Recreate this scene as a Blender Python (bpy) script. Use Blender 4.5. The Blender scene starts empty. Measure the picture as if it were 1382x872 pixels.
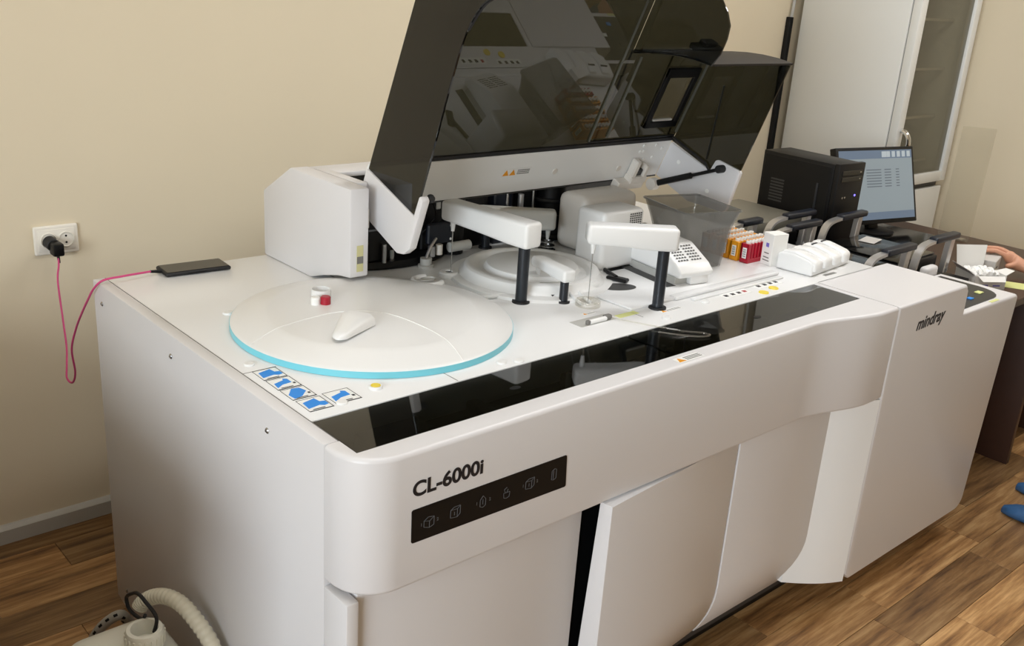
import bpy, bmesh, math, random
from mathutils import Vector, Matrix
random.seed(7)
SC = bpy.context.scene
COL = SC.collection
PI = math.pi

# ------------------------------------------------------------------ camera, world, lights, exposure
cam_d = bpy.data.cameras.new('camera'); cam = bpy.data.objects.new('camera', cam_d); COL.objects.link(cam)
cam_d.sensor_fit = 'HORIZONTAL'; cam_d.sensor_width = 36.0; cam_d.lens = 1327.46 / 1382 * 36.0
cam_d.clip_start = 0.02
cam.matrix_world = Matrix.Translation((-.784981, -1.184321, 1.71769)) @ (
    Matrix.Rotation(-.747290, 4, 'Z') @ Matrix.Rotation(1.228524, 4, 'X') @ Matrix.Rotation(.070110, 4, 'Z'))
SC.camera = cam
SC.view_settings.view_transform = 'Standard'; SC.view_settings.look = 'None'
SC.view_settings.gamma = 1.0; SC.view_settings.use_curve_mapping = False
SC.view_settings.exposure = -0.1
W = bpy.data.worlds.new('world'); SC.world = W; W.use_nodes = True
W.node_tree.nodes['Background'].inputs[0].default_value = (.75, .85, 1, 1)
W.node_tree.nodes['Background'].inputs[1].default_value = 0.6

def area(name, loc, target, sx, sy, power, col):
    d = bpy.data.lights.new(name, 'AREA'); d.shape = 'RECTANGLE'; d.size = sx; d.size_y = sy
    d.energy = power; d.color = col
    o = bpy.data.objects.new(name, d); COL.objects.link(o); o.location = loc
    o.rotation_euler = (Vector(target) - Vector(loc)).to_track_quat('-Z', 'Y').to_euler()
    return o
LAMPS = [(1.95, 0.25, 16), (0.45, .0, 6.5), (3.45, -.2, 14)]
for lx, ly, lp in LAMPS:
    area('ceiling_lamp_light', (lx, ly, 2.83), (lx, ly, 0), 1.15, .28, lp, (.95, .975, 1.0))
area('window_daylight', (-4.16, -2.0, 1.75), (.8, .1, .7), 2.1, 1.6, 185, (.87, .94, 1.0))

# ------------------------------------------------------------------ materials
def lin(c):
    c = c / 255.0
    return c / 12.92 if c <= .04045 else ((c + .055) / 1.055) ** 2.4
def rgb(r, g, b): return (lin(r), lin(g), lin(b), 1)
MATS = {}
def mat(name, col, rough=.5, metal=0, spec=.5, noise=0, nscale=40, bump=0, coat=0):
    m = bpy.data.materials.new(name); m.use_nodes = True
    nt = m.node_tree; b = nt.nodes['Principled BSDF']
    b.inputs['Base Color'].default_value = col; b.inputs['Roughness'].default_value = rough
    b.inputs['Metallic'].default_value = metal; b.inputs['Specular IOR Level'].default_value = spec
    b.inputs['Coat Weight'].default_value = coat
    if noise or bump:
        tc = nt.nodes.new('ShaderNodeTexCoord'); n = nt.nodes.new('ShaderNodeTexNoise')
        n.inputs['Scale'].default_value = nscale; n.inputs['Detail'].default_value = 4
        nt.links.new(tc.outputs['Object'], n.inputs['Vector'])
        if noise:
            r = nt.nodes.new('ShaderNodeMapRange'); r.inputs['To Min'].default_value = 1 - noise; r.inputs['To Max'].default_value = 1 + noise
            nt.links.new(n.outputs['Fac'], r.inputs['Value'])
            mx = nt.nodes.new('ShaderNodeVectorMath'); mx.operation = 'SCALE'
            mx.inputs[0].default_value = col[:3]
            nt.links.new(r.outputs[0], mx.inputs['Scale']); nt.links.new(mx.outputs[0], b.inputs['Base Color'])
        if bump:
            bp = nt.nodes.new('ShaderNodeBump'); bp.inputs['Strength'].default_value = bump; bp.inputs['Distance'].default_value = .002
            nt.links.new(n.outputs['Fac'], bp.inputs['Height']); nt.links.new(bp.outputs[0], b.inputs['Normal'])
    MATS[name] = m
    return m
def glass(name, tint, rough=.02, ior=1.5, diff=None, dfac=0.0):
    m = bpy.data.materials.new(name); m.use_nodes = True; nt = m.node_tree
    for n in list(nt.nodes):
        if n.type == 'BSDF_PRINCIPLED': nt.nodes.remove(n)
    out = nt.nodes['Material Output']
    t = nt.nodes.new('ShaderNodeBsdfTransparent'); t.inputs[0].default_value = tint
    g = nt.nodes.new('ShaderNodeBsdfGlossy'); g.inputs['Roughness'].default_value = rough; g.inputs[0].default_value = (1, 1, 1, 1)
    f = nt.nodes.new('ShaderNodeFresnel'); f.inputs[0].default_value = ior
    base = t
    if dfac:
        d = nt.nodes.new('ShaderNodeBsdfDiffuse'); d.inputs[0].default_value = diff
        m2 = nt.nodes.new('ShaderNodeMixShader'); m2.inputs[0].default_value = dfac
        nt.links.new(t.outputs[0], m2.inputs[1]); nt.links.new(d.outputs[0], m2.inputs[2]); base = m2
    mx = nt.nodes.new('ShaderNodeMixShader')
    ge = nt.nodes.new('ShaderNodeNewGeometry'); iv = nt.nodes.new('ShaderNodeMath'); iv.operation = 'SUBTRACT'; iv.inputs[0].default_value = 1
    nt.links.new(ge.outputs['Backfacing'], iv.inputs[1])
    ml = nt.nodes.new('ShaderNodeMath'); ml.operation = 'MULTIPLY'; nt.links.new(f.outputs[0], ml.inputs[0]); nt.links.new(iv.outputs[0], ml.inputs[1])
    nt.links.new(ml.outputs[0], mx.inputs[0]); nt.links.new(base.outputs[0], mx.inputs[1]); nt.links.new(g.outputs[0], mx.inputs[2])
    nt.links.new(mx.outputs[0], out.inputs[0]); MATS[name] = m
    return m
def emis(name, col, s):
    m = bpy.data.materials.new(name); m.use_nodes = True; b = m.node_tree.nodes['Principled BSDF']
    b.inputs['Base Color'].default_value = (col[0]*.3, col[1]*.3, col[2]*.3, 1)
    b.inputs['Emission Color'].default_value = col; b.inputs['Emission Strength'].default_value = s
    b.inputs['Roughness'].default_value = .3
    MATS[name] = m; return m
def wood(name, c1, c2, c3, rough=.35, per_object=True):
    m = bpy.data.materials.new(name); m.use_nodes = True; nt = m.node_tree; b = nt.nodes['Principled BSDF']
    tc = nt.nodes.new('ShaderNodeTexCoord'); mp = nt.nodes.new('ShaderNodeMapping'); mp.inputs['Scale'].default_value = (1.6, 22, 1)
    oi = nt.nodes.new('ShaderNodeObjectInfo'); ad = nt.nodes.new('ShaderNodeVectorMath'); ad.operation = 'ADD'
    sc = nt.nodes.new('ShaderNodeMath'); sc.operation = 'MULTIPLY'; sc.inputs[1].default_value = 37
    nt.links.new(oi.outputs['Random'], sc.inputs[0])
    nt.links.new(tc.outputs['Object'], mp.inputs[0]); nt.links.new(mp.outputs[0], ad.inputs[0]); nt.links.new(sc.outputs[0], ad.inputs[1])
    n = nt.nodes.new('ShaderNodeTexNoise'); n.inputs['Scale'].default_value = 1.8; n.inputs['Detail'].default_value = 7; n.inputs['Roughness'].default_value = .65
    nt.links.new(ad.outputs[0], n.inputs['Vector'])
    cr = nt.nodes.new('ShaderNodeValToRGB'); e = cr.color_ramp.elements
    e[0].position = .3; e[0].color = c1; e[1].position = .72; e[1].color = c3
    k = e.new(.5); k.color = c2
    nt.links.new(n.outputs['Fac'], cr.inputs[0])
    r = nt.nodes.new('ShaderNodeMapRange'); r.inputs['To Min'].default_value = .55; r.inputs['To Max'].default_value = 1.3
    nt.links.new(oi.outputs['Random'], r.inputs['Value'])
    mx = nt.nodes.new('ShaderNodeVectorMath'); mx.operation = 'SCALE'
    nt.links.new(cr.outputs[0], mx.inputs[0]); nt.links.new(r.outputs[0], mx.inputs['Scale'])
    nt.links.new(mx.outputs[0], b.inputs['Base Color']); b.inputs['Roughness'].default_value = rough
    bp = nt.nodes.new('ShaderNodeBump'); bp.inputs['Strength'].default_value = .15; bp.inputs['Distance'].default_value = .002
    nt.links.new(n.outputs['Fac'], bp.inputs['Height']); nt.links.new(bp.outputs[0], b.inputs['Normal'])
    MATS[name] = m; return m

mat('wall', rgb(228, 214, 187), .75, noise=.02, nscale=3, bump=.05)
mat('ceiling', rgb(235, 232, 225), .9)
mat('baseboard', rgb(205, 203, 198), .5)
wood('floor_wood', rgb(96, 64, 36), rgb(164, 122, 76), rgb(214, 174, 122), .38)
mat('floor_base', rgb(40, 26, 15), .6)
mat('paint', rgb(223, 221, 222), .36, bump=.03, nscale=900)
mat('deck', rgb(236, 236, 236), .22, spec=.5)
mat('plastic_white', rgb(238, 238, 237), .3)
mat('plastic_warm', rgb(226, 220, 212), .35)
mat('plastic_grey', rgb(190, 189, 184), .4)
mat('cyan', rgb(120, 205, 220), .35)
mat('black', rgb(14, 14, 15), .45, spec=.3)
mat('black_gloss', rgb(10, 11, 12), .12)
mat('rubber', rgb(22, 22, 24), .6)
mat('anthracite', rgb(40, 44, 50), .35, metal=.3)
mat('navy', rgb(20, 26, 38), .4)
mat('dark_grey', rgb(58, 58, 58), .5)
mat('steel', rgb(190, 190, 190), .25, metal=1)
mat('alu', rgb(205, 205, 207), .35, metal=.85)
mat('chrome', rgb(220, 220, 220), .1, metal=1)
mat('red', rgb(170, 20, 45), .35)
mat('orange', rgb(238, 160, 30), .35)
mat('yellow', rgb(240, 215, 70), .4)
mat('yellow_pale', rgb(222, 226, 150), .5)
mat('tape', rgb(205, 200, 150), .6)
mat('blue', rgb(22, 140, 235), .4)
mat('white', rgb(245, 245, 243), .4)
mat('card_white', rgb(238, 236, 232), .6)
mat('card_grey', rgb(200, 196, 192), .65)
mat('card_in', rgb(196, 186, 170), .7)
mat('text_black', rgb(28, 28, 34), .5)
mat('text_grey', rgb(120, 118, 114), .5)
mat('icon_grey', rgb(86, 88, 92), .5)
mat('violet', rgb(120, 110, 200), .5)
mat('magenta', rgb(205, 70, 125), .5)
mat('socket', rgb(240, 234, 222), .35)
mat('can', rgb(232, 229, 215), .4)
mat('hose_cream', rgb(226, 220, 200), .45)
mat('hose_grey', rgb(176, 172, 162), .35)
mat('fridge', rgb(222, 222, 218), .35)
mat('fridge_in', rgb(190, 186, 176), .6)
mat('table_wood', rgb(62, 38, 27), .4, noise=.15, nscale=25)
mat('skin', rgb(205, 150, 122), .5, noise=.05, nscale=60)
mat('shelf_grey', rgb(122, 118, 106), .4)
mat('shoe_cover', rgb(54, 96, 142), .55, noise=.12, nscale=70, bump=.5)
mat('coat', rgb(232, 234, 236), .8)
mat('trousers', rgb(70, 80, 95), .8)
mat('hair', rgb(48, 34, 26), .6)
mat('eye', rgb(30, 25, 22), .3)
mat('lip', rgb(170, 95, 88), .5)
mat('roof_brown', rgb(26, 21, 18), .55)
mat('rib', rgb(84, 84, 76), .25)
glass('dark_glass', (.205, .208, .178, 1), .015, 1.5)
glass('strip_glass', (.33, .34, .33, 1), .03, 1.5)
glass('window_tint', (.33, .33, .30, 1), .03, 1.45)
glass('bin_plastic', (.73, .73, .72, 1), .12, 1.45, rgb(150, 150, 148), .2)
glass('clear_plastic', (.93, .925, .9, 1), .08, 1.4, rgb(220, 210, 195), .08)
glass('fridge_glass', (.7, .68, .62, 1), .05, 1.5)
glass('pane', (.95, .97, .97, 1), .02, 1.45)
emis('lamp', (1, .97, .92, 1), 6)
emis('screen', rgb(150, 162, 168), .6)
emis('screen_bar', rgb(112, 130, 152), .55)
emis('screen_text', rgb(105, 115, 125), .5)
emis('screen_icon', rgb(190, 200, 205), .6)
emis('led_blue', rgb(120, 110, 255), 3)

# ------------------------------------------------------------------ helpers
def V(*a): return Vector(a)
def add_mesh(bm, verts, faces):
    vs = [bm.verts.new(v) for v in verts]
    fs = []
    for f in faces:
        try: fs.append(bm.faces.new([vs[i] for i in f]))
        except ValueError: pass
    return vs, fs
def merge(bm, tmp, M=None):
    if M is not None: bmesh.ops.transform(tmp, matrix=M, verts=tmp.verts)
    me = bpy.data.meshes.new('tmp'); tmp.to_mesh(me); tmp.free(); bm.from_mesh(me); bpy.data.meshes.remove(me)
def bevel(t, b, seg, fn=None):
    es = [e for e in t.edges if (fn is None or fn(e))]
    if b and es: bmesh.ops.bevel(t, geom=es, offset=b, offset_type='OFFSET', segments=seg, profile=.5, affect='EDGES', clamp_overlap=True)
def box(bm, a, c, b=.003, seg=2, M=None, fn=None):
    t = bmesh.new()
    x0, y0, z0 = a; x1, y1, z1 = c
    add_mesh(t, [(x0,y0,z0),(x1,y0,z0),(x1,y1,z0),(x0,y1,z0),(x0,y0,z1),(x1,y0,z1),(x1,y1,z1),(x0,y1,z1)],
             [(3,2,1,0),(4,5,6,7),(0,1,5,4),(1,2,6,5),(2,3,7,6),(3,0,4,7)])
    bevel(t, b, seg, fn); merge(bm, t, M)
def prism(bm, pts, ext, b=0, seg=2, M=None, fn=None):
    """pts: planar polygon as 3-D points, pushed along ext"""
    t = bmesh.new(); n = len(pts); e = Vector(ext)
    v = [Vector(p) for p in pts] + [Vector(p) + e for p in pts]
    add_mesh(t, v, [tuple(range(n)), tuple(range(2*n-1, n-1, -1))] + [(i, (i+1) % n, n+(i+1) % n, n+i) for i in range(n)])
    bmesh.ops.recalc_face_normals(t, faces=t.faces)
    bevel(t, b, seg, fn); merge(bm, t, M)
def lathe(bm, prof, n=48, M=None, a0=0, a1=2*PI):
    """prof: (r, z) list"""
    t = bmesh.new(); full = abs(a1-a0-2*PI) < 1e-6; m = n if full else n+1
    rings = []
    for r, z in prof:
        if r < 1e-6: rings.append([t.verts.new((0, 0, z))])
        else: rings.append([t.verts.new((r*math.cos(a0+(a1-a0)*i/n), r*math.sin(a0+(a1-a0)*i/n), z)) for i in range(m)])
    for A, B in zip(rings, rings[1:]):
        for i in range(n):
            j = (i+1) % m
            q = [A[i % len(A)], A[j % len(A)], B[j % len(B)], B[i % len(B)]]
            u = []
            for k in q:
                if k not in u: u.append(k)
            if len(u) > 2:
                try: t.faces.new(u)
                except ValueError: pass
    bmesh.ops.recalc_face_normals(t, faces=t.faces)
    merge(bm, t, M)
def cyl(bm, p0, p1, r0, r1=None, n=16, b=0):
    r1 = r0 if r1 is None else r1
    p0 = Vector(p0); p1 = Vector(p1); L = (p1-p0).length
    M = Matrix.Translation(p0) @ (p1-p0).to_track_quat('Z', 'Y').to_matrix().to_4x4()
    pr = [(0, 0), (r0-b, 0), (r0, b), (r1, L-b), (r1-b, L), (0, L)] if b else [(0, 0), (r0, 0), (r1, L), (0, L)]
    lathe(bm, pr, n, M)
def smooth_path(pts, sub=8):
    P = [Vector(p) for p in pts]; out = []
    for i in range(len(P)-1):
        p0 = P[max(i-1, 0)]; p1 = P[i]; p2 = P[i+1]; p3 = P[min(i+2, len(P)-1)]
        for k in range(sub):
            t = k/sub
            out.append(.5*((2*p1) + (p2-p0)*t + (2*p0-5*p1+4*p2-p3)*t*t + (-p0+3*p1-3*p2+p3)*t**3))
    out.append(P[-1]); return out
def tube(bm, pts, r, n=8, rf=None):
    t = bmesh.new(); rings = []; up = Vector((0, 0, 1)); N = len(pts)
    prev = None
    for i, p in enumerate(pts):
        d = (Vector(pts[min(i+1, N-1)]) - Vector(pts[max(i-1, 0)])).normalized()
        if prev is None:
            a = d.orthogonal().normalized()
        else:
            a = (prev - d*prev.dot(d))
            a = a.normalized() if a.length > 1e-6 else d.orthogonal().normalized()
        prev = a; c = d.cross(a); rr = rf(i) if rf else r
        rings.append([t.verts.new(Vector(p) + rr*(a*math.cos(2*PI*k/n) + c*math.sin(2*PI*k/n))) for k in range(n)])
    for A, B in zip(rings, rings[1:]):
        for k in range(n): t.faces.new((A[k], A[(k+1) % n], B[(k+1) % n], B[k]))
    t.faces.new(rings[0][::-1]); t.faces.new(rings[-1])
    bmesh.ops.recalc_face_normals(t, faces=t.faces)
    merge(bm, t)
def loft(bm, rings, cap=True):
    t = bmesh.new(); R = [[t.verts.new(p) for p in r] for r in rings]; n = len(R[0])
    for A, B in zip(R, R[1:]):
        for k in range(n): t.faces.new((A[k], A[(k+1) % n], B[(k+1) % n], B[k]))
    if cap: t.faces.new(R[0][::-1]); t.faces.new(R[-1])
    bmesh.ops.recalc_face_normals(t, faces=t.faces); merge(bm, t)
def wpos(o):
    return o.matrix_world.translation if o.parent is None else wpos(o.parent) + Vector(o.location)
def obj(name, bm, m, parent=None, loc=None, ang=35):
    """bm is in world coordinates; the object origin is the parent's origin (or loc)"""
    if isinstance(bm, bpy.types.Mesh): me = bm
    else:
        me = bpy.data.meshes.new(name)
        off = Vector(parent['_o']) if parent is not None else Vector(loc or (0, 0, 0))
        bmesh.ops.translate(bm, verts=bm.verts, vec=-off)
        bm.to_mesh(me); bm.free()
        for p in me.polygons: p.use_smooth = True
        me.set_sharp_from_angle(angle=math.radians(ang))
    o = bpy.data.objects.new(name, me); COL.objects.link(o)
    if m: 
        if not me.materials: me.materials.append(MATS[m])
    if parent is not None:
        o.parent = parent; o['_o'] = parent['_o']
    else:
        o.location = loc or (0, 0, 0); o['_o'] = tuple(loc or (0, 0, 0))
    return o
def tag(o, label, cat, group=None):
    o['label'] = label; o['category'] = cat
    if group: o['group'] = group
    return o
def thing(name, label, cat, loc, group=None):
    o = bpy.data.objects.new(name, None); COL.objects.link(o); o.location = loc; o['_o'] = tuple(loc)
    o.empty_display_size = .05
    return tag(o, label, cat, group)
def struct(name, bm, m, loc=None):
    o = obj(name, bm, m, None, loc); o['kind'] = 'structure'; return o
def bx(name, a, c, m, parent=None, b=.003, seg=2, M=None, fn=None, loc=None):
    t = bmesh.new(); box(t, a, c, b, seg, M, fn); return obj(name, t, m, parent, loc)
def cy(name, p0, p1, r, m, parent=None, r1=None, n=20, b=0, loc=None):
    t = bmesh.new(); cyl(t, p0, p1, r, r1, n, b); return obj(name, t, m, parent, loc)
def text(name, s, size, org, xd, yd, m, parent, shear=0, bold=0, depth=.0004, width=None):
    cu = bpy.data.curves.new(name, 'FONT'); cu.body = s; cu.size = size; cu.shear = shear; cu.offset = bold; cu.extrude = depth
    o = bpy.data.objects.new(name, cu); COL.objects.link(o)
    dg = bpy.context.evaluated_depsgraph_get(); me = bpy.data.meshes.new_from_object(o.evaluated_get(dg))
    bpy.data.objects.remove(o)
    bm = bmesh.new(); bm.from_mesh(me); bpy.data.meshes.remove(me)
    xs = [v.co.x for v in bm.verts]; x0, x1 = min(xs), max(xs)
    k = (width/(x1-x0)) if width else 1.0
    X = Vector(xd).normalized(); Y = Vector(yd).normalized(); Z = X.cross(Y)
    M = Matrix.Translation(org) @ Matrix((X, Y, Z)).transposed().to_4x4() @ Matrix.Diagonal((k, 1, 1, 1)) @ Matrix.Translation((-x0, 0, 0))
    bmesh.ops.transform(bm, matrix=M, verts=bm.verts)
    for f in bm.faces: f.material_index = 0
    return obj(name, bm, m, parent)

# ------------------------------------------------------------------ the room
XL, XR, YF, YB, ZC = -4.2, 4.3, -4.2, 1.69, 2.85
t = bmesh.new(); box(t, (XL-.1, YF-.1, -.1), (XR+.1, YB+.1, -.006), 0); floor = struct('floor', t, 'floor_base')
# planks run along x
PW, PL = .145, .62
mesh_cache = {}
def plank(x0, x1, y0, y1):
    key = (round(x1-x0, 3), round(y1-y0, 3))
    if key not in mesh_cache:
        b = bmesh.new(); g = .0007
        box(b, (g, g, -.006), (x1-x0-g, y1-y0-g, 0), .0008, 1)
        me = bpy.data.meshes.new('plank'); b.to_mesh(me); b.free(); me.materials.append(MATS['floor_wood']); mesh_cache[key] = me
    o = bpy.data.objects.new('plank', mesh_cache[key]); COL.objects.link(o); o.location = (x0, y0, 0); o.parent = floor; return o
rest = bmesh.new(); cnt = 0
r0 = math.floor((YF)/PW); r1 = math.ceil(YB/PW)
for r in range(r0, r1):
    y0 = max(r*PW, YF); y1 = min((r+1)*PW, YB)
    off = {-1: .41, -2: .325}.get(r, (r*.231) % PL)
    x = XL - PL + (off % PL)
    while x < XR:
        a = max(x, XL); b_ = min(x+PL, XR); x += PL
        if b_-a < .02: continue
        inner = 0.3 < (a+b_)/2 < 1.3 and .15 < y0 < 1.0
        vis = (y1 > -.75 and a > .3 and y0 < .35) or (y1 > .5 and a < .35 and b_ > -.8)
        if vis and not inner: plank(a, b_, y0, y1); cnt += 1
        else: box(rest, (a+.0007, y0+.0007, -.006), (b_-.0007, y1-.0007, 0), 0)
ro = obj('plank_rest', rest, 'floor_wood', floor); ro['kind'] = 'stuff'
t = bmesh.new(); box(t, (XL-.1, YB, 0), (XR+.1, YB+.1, ZC), 0); struct('wall_back', t, 'wall')
t = bmesh.new(); box(t, (XR, YF, 0), (XR+.1, YB, ZC), 0); struct('wall_right', t, 'wall')
t = bmesh.new(); box(t, (XL-.1, YF-.1, 0), (XR+.1, YF, ZC), 0); struct('wall_front', t, 'wall')
wy0, wy1, wz0, wz1 = -3.1, -.9, .9, 2.6
t = bmesh.new()
box(t, (XL-.1, YF, 0), (XL, wy0, ZC), 0); box(t, (XL-.1, wy1, 0), (XL, YB, ZC), 0)
box(t, (XL-.1, wy0, 0), (XL, wy1, wz0), 0); box(t, (XL-.1, wy0, wz1), (XL, wy1, ZC), 0)
struct('wall_left', t, 'wall')
t = bmesh.new()
for a, c in (((wy0, wz0), (wy1, wz0+.05)), ((wy0, wz1-.05), (wy1, wz1)), ((wy0, wz0), (wy0+.05, wz1)), ((wy1-.05, wz0), (wy1, wz1)), ((-2.025, wz0), (-1.975, wz1))):
    box(t, (XL-.08, a[0], a[1]), (XL-.03, c[0], c[1]), .004)
win = struct('window_1', t, 'white')
t = bmesh.new(); box(t, (XL-.058, wy0+.05, wz0+.05), (XL-.052, wy1-.05, wz1-.05), 0); obj('pane', t, 'pane', win)
t = bmesh.new(); box(t, (XL-.1, YF-.1, ZC), (XR+.1, YB+.1, ZC+.1), 0); struct('ceiling', t, 'ceiling')
t = bmesh.new(); prism(t, [(XL, YB, 0), (XL, YB-.022, 0), (XL, YB-.022, .045), (XL, YB-.012, .055), (XL, YB, .055)], (XR-XL, 0, 0)); struct('baseboard_back', t, 'baseboard')
t = bmesh.new(); prism(t, [(XR, YF, 0), (XR-.022, YF, 0), (XR-.022, YF, .045), (XR-.012, YF, .055), (XR, YF, .055)], (0, YB-YF-.03, 0)); struct('baseboard_right', t, 'baseboard')
for lx, ly, lp in LAMPS:
    l = thing('ceiling_light', 'long white ceiling light panel above the room', 'ceiling light', (lx, ly, ZC), 'ceiling lights out of the picture')
    bx('housing', (lx-.62, ly-.16, ZC-.012), (lx+.62, ly+.16, ZC), 'white', l, .003)
    bx('diffuser', (lx-.6, ly-.145, ZC-.016), (lx+.6, ly+.145, ZC-.0121), 'lamp', l, 0)

# ------------------------------------------------------------------ analyzer
H = .95
AN = thing('analyzer', 'large white floor-standing laboratory analyzer with raised dark-glass hood', 'lab analyzer', (1.2, .55, 0))
# left side panel with its screws
t = bmesh.new()
prism(t, [(0, .106, .03), (0, .106, H), (0, 1.165, H), (0, 1.165, .05), (0, 1.06, .03)], (.0283, 0, 0), .0018, 2)
sp = obj('side_panel', t, 'paint', AN)
for y, z in ((1.112, .903), (.72, .901), (.301, .897), (1.092, .101)):
    t = bmesh.new(); cyl(t, (-.0025, y, z), (.002, y, z), .006, n=16, b=.0015); cyl(t, (-.004, y, z), (0, y, z), .0028, n=6)
    obj('screw', t, 'steel', sp)
bx('chassis', (.03, .085, .06), (1.66, 1.15, .86), 'dark_grey', AN, 0)
bx('plinth', (.06, .12, .0), (2.35, 1.1, .07), 'black', AN, 0)
# front cover: rounded left corner, S-shaped swell on the right
def cover_path():
    P = [(0, .104)]
    for k in range(0, 11):
        a = PI + PI/2*k/10; P.append((.085+.085*math.cos(a), .085+.085*math.sin(a)))
    P.append((1.33, 0))
    for k in range(1, 15):
        u = k/14; P.append((1.33+.26*u, -.051*(3*u*u-2*u**3)))
    P.append((1.655, -.051))
    return P
cp = cover_path()
outline = [(x, y, .684) for x, y in cp] + [(1.655, .05, .684), (.029, .05, .684), (.029, .104, .684)]
t = bmesh.new()
def outer_edge(e):
    a, b_ = e.verts[0].co, e.verts[1].co
    if abs(a.z-b_.z) > 1e-5: return False
    m = (a+b_)/2
    return m.y < .05 - 1e-4 or (m.x < .0285 and m.y < .1) 
prism(t, outline, (0, 0, H-.684), .009, 3, None, lambda e: outer_edge(e) and min(e.verts[0].co.x, e.verts[1].co.x) < 1.6549 and not (abs(e.verts[0].co.x-1.655) < 1e-4 and abs(e.verts[1].co.x-1.655) < 1e-4) and not abs((e.verts[0].co.x+e.verts[1].co.x)/2-.029) < 1e-4)
FC = obj('front_cover', t, 'paint', AN)
text('model_name', 'CL-6000i', .040, (.110, -.0006, .8635), (1, 0, 0.0), (0, 0, 1), 'text_black', FC, 0, .0011, .0003, .156)
# black indicator strip with icons
t = bmesh.new(); prism(t, [(.110, 0, .772), (.487, 0, .765), (.483, 0, .836), (.109, 0, .838)], (0, -.0012, 0), .004, 3, None, lambda e: abs(e.verts[0].co.y-e.verts[1].co.y) > 1e-4)
IS = obj('indicator_strip', t, 'black', FC)
def wire(bm, pts, r=.0007, closed=False):
    P = [Vector(p) for p in pts]
    if closed: P = P + [P[0]]
    for a, b_ in zip(P, P[1:]): cyl(bm, a, b_, r, n=5)
def icon(kind, x, z, s=.011):
    b = bmesh.new(); y = -.0013
    def q(l, c=False): wire(b, [(x+a*s, y, z+d*s) for a, d in l], .0006, c)
    if kind == 'box':
        q([(-1, .5), (-.2, 1), (1, .8), (1, -.7), (.1, -1), (-1, -.6)], True); q([(-1, .5), (.1, .2), (1, .8)]); q([(.1, .2), (.1, -1)])
    elif kind == 'cube':
        q([(-1, .6), (-.3, 1), (1, 1), (1, -.5), (.4, -1), (-1, -.8)], True); q([(-1, .6), (.4, .5), (1, 1)]); q([(.4, .5), (.4, -1)]); q([(-.2, .1), (-.2, -.5)])
    elif kind == 'drop':
        q([(0, 1.1), (.6, .4), (.6, -.8), (0, -1.1), (-.6, -.8), (-.6, .4)], True); q([(0, .5), (0, -.5)])
    elif kind == 'cup':
        q([(-.7, 0), (.7, 0), (.6, -.9), (0, -1.1), (-.6, -.9)], True); q([(-.3, 0), (-.6, .7), (0, 1)]); q([(0, 0), (.3, .6)])
    elif kind == 'page':
        q([(-.5, .8), (.1, 1.1), (.6, .9), (.6, -.8), (0, -1.1), (-.5, -.9)], True); q([(-.1, .8), (-.1, -.9)])
    return obj('icon', b, 'icon_grey', IS)
ix = [.147, .206, .270, .328, .387, .450]
for k, (kd, x) in enumerate(zip(('box', 'cube', 'drop', 'cup', 'cube', 'page'), ix)):
    icon(kd, x, .803+.0*k)
for s, x in (('1', .130), ('2', .164), ('1', .255), ('2', .285), ('1', .369), ('2', .404)):
    text('digit', s, .009, (x, -.0013, .8), (1, 0, 0), (0, 0, 1), 'icon_grey', IS, 0, .0001, .0002)
def warn(parent, org, xd, yd, w, h, lines=2, plate=True, mat_plate='white', tri=1):
    X = Vector(xd).normalized(); Y = Vector(yd).normalized(); Z = X.cross(Y); o = Vector(org)
    b = bmesh.new(); prism(b, [o, o+X*w, o+X*w+Y*h, o+Y*h], Z*.0006)
    s = obj('sticker', b, mat_plate, parent)
    for k in range(tri):
        b = bmesh.new(); q = o + Z*.0006 + X*(k*h*1.05)
        prism(b, [q+X*.05*h+Y*.12*h, q+X*1.0*h+Y*.12*h, q+X*.52*h+Y*.9*h], Z*.0004); obj('warning_triangle', b, 'orange', s)
    b = bmesh.new()
    x0 = h*(tri*1.05+.15)
    for k in range(lines):
        q = o + Z*.0006 + Y*(h*(.2+.7*k/max(lines, 1))); prism(b, [q+X*x0, q+X*(w*.95), q+X*(w*.95)+Y*h*.12, q+X*x0+Y*h*.12], Z*.0003)
    obj('caption', b, 'text_grey', s); return s
warn(FC, (.825, .012, H+.0003), (1, 0, 0), (0, 1, 0), .085, .024, 3)
# strip of dark glass along the front
bx('strip_trough', (.03, .052, .862), (1.635, .193, .885), 'black', AN, 0)
for a, b_ in ((.031, .853), (.857, 1.633)):
    s = bx('strip_glass', (a, .0515, .943), (b_, .1935, .9492), 'strip_glass', AN, .0008, 1)
    x = .435 if a < .5 else 1.244
    t = bmesh.new(); lathe(t, [(.0001, 0), (.013, 0), (.013, .0006), (.0001, .0006)], 24, Matrix.Translation((x, .11, .9493)) @ Matrix.Diagonal((1, .55, 1, 1)))
    obj('finger_hole', t, 'black', s)
for x, w in ((.10, .14), (.36, .03), (.62, .035), (1.0, .12), (1.30, .05)):
    bx('track_block', (x, .08, .886), (x+w, .17, .918), 'anthracite', AN, .004)
for x in (.60, .905):
    cy('track_pin', (x, .125, .886), (x, .125, .938), .006, 'plastic_grey', AN, n=12)
bx('strip_edge', (1.6355, .05, .90), (1.656, .196, H), 'paint', AN, .001)
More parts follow.
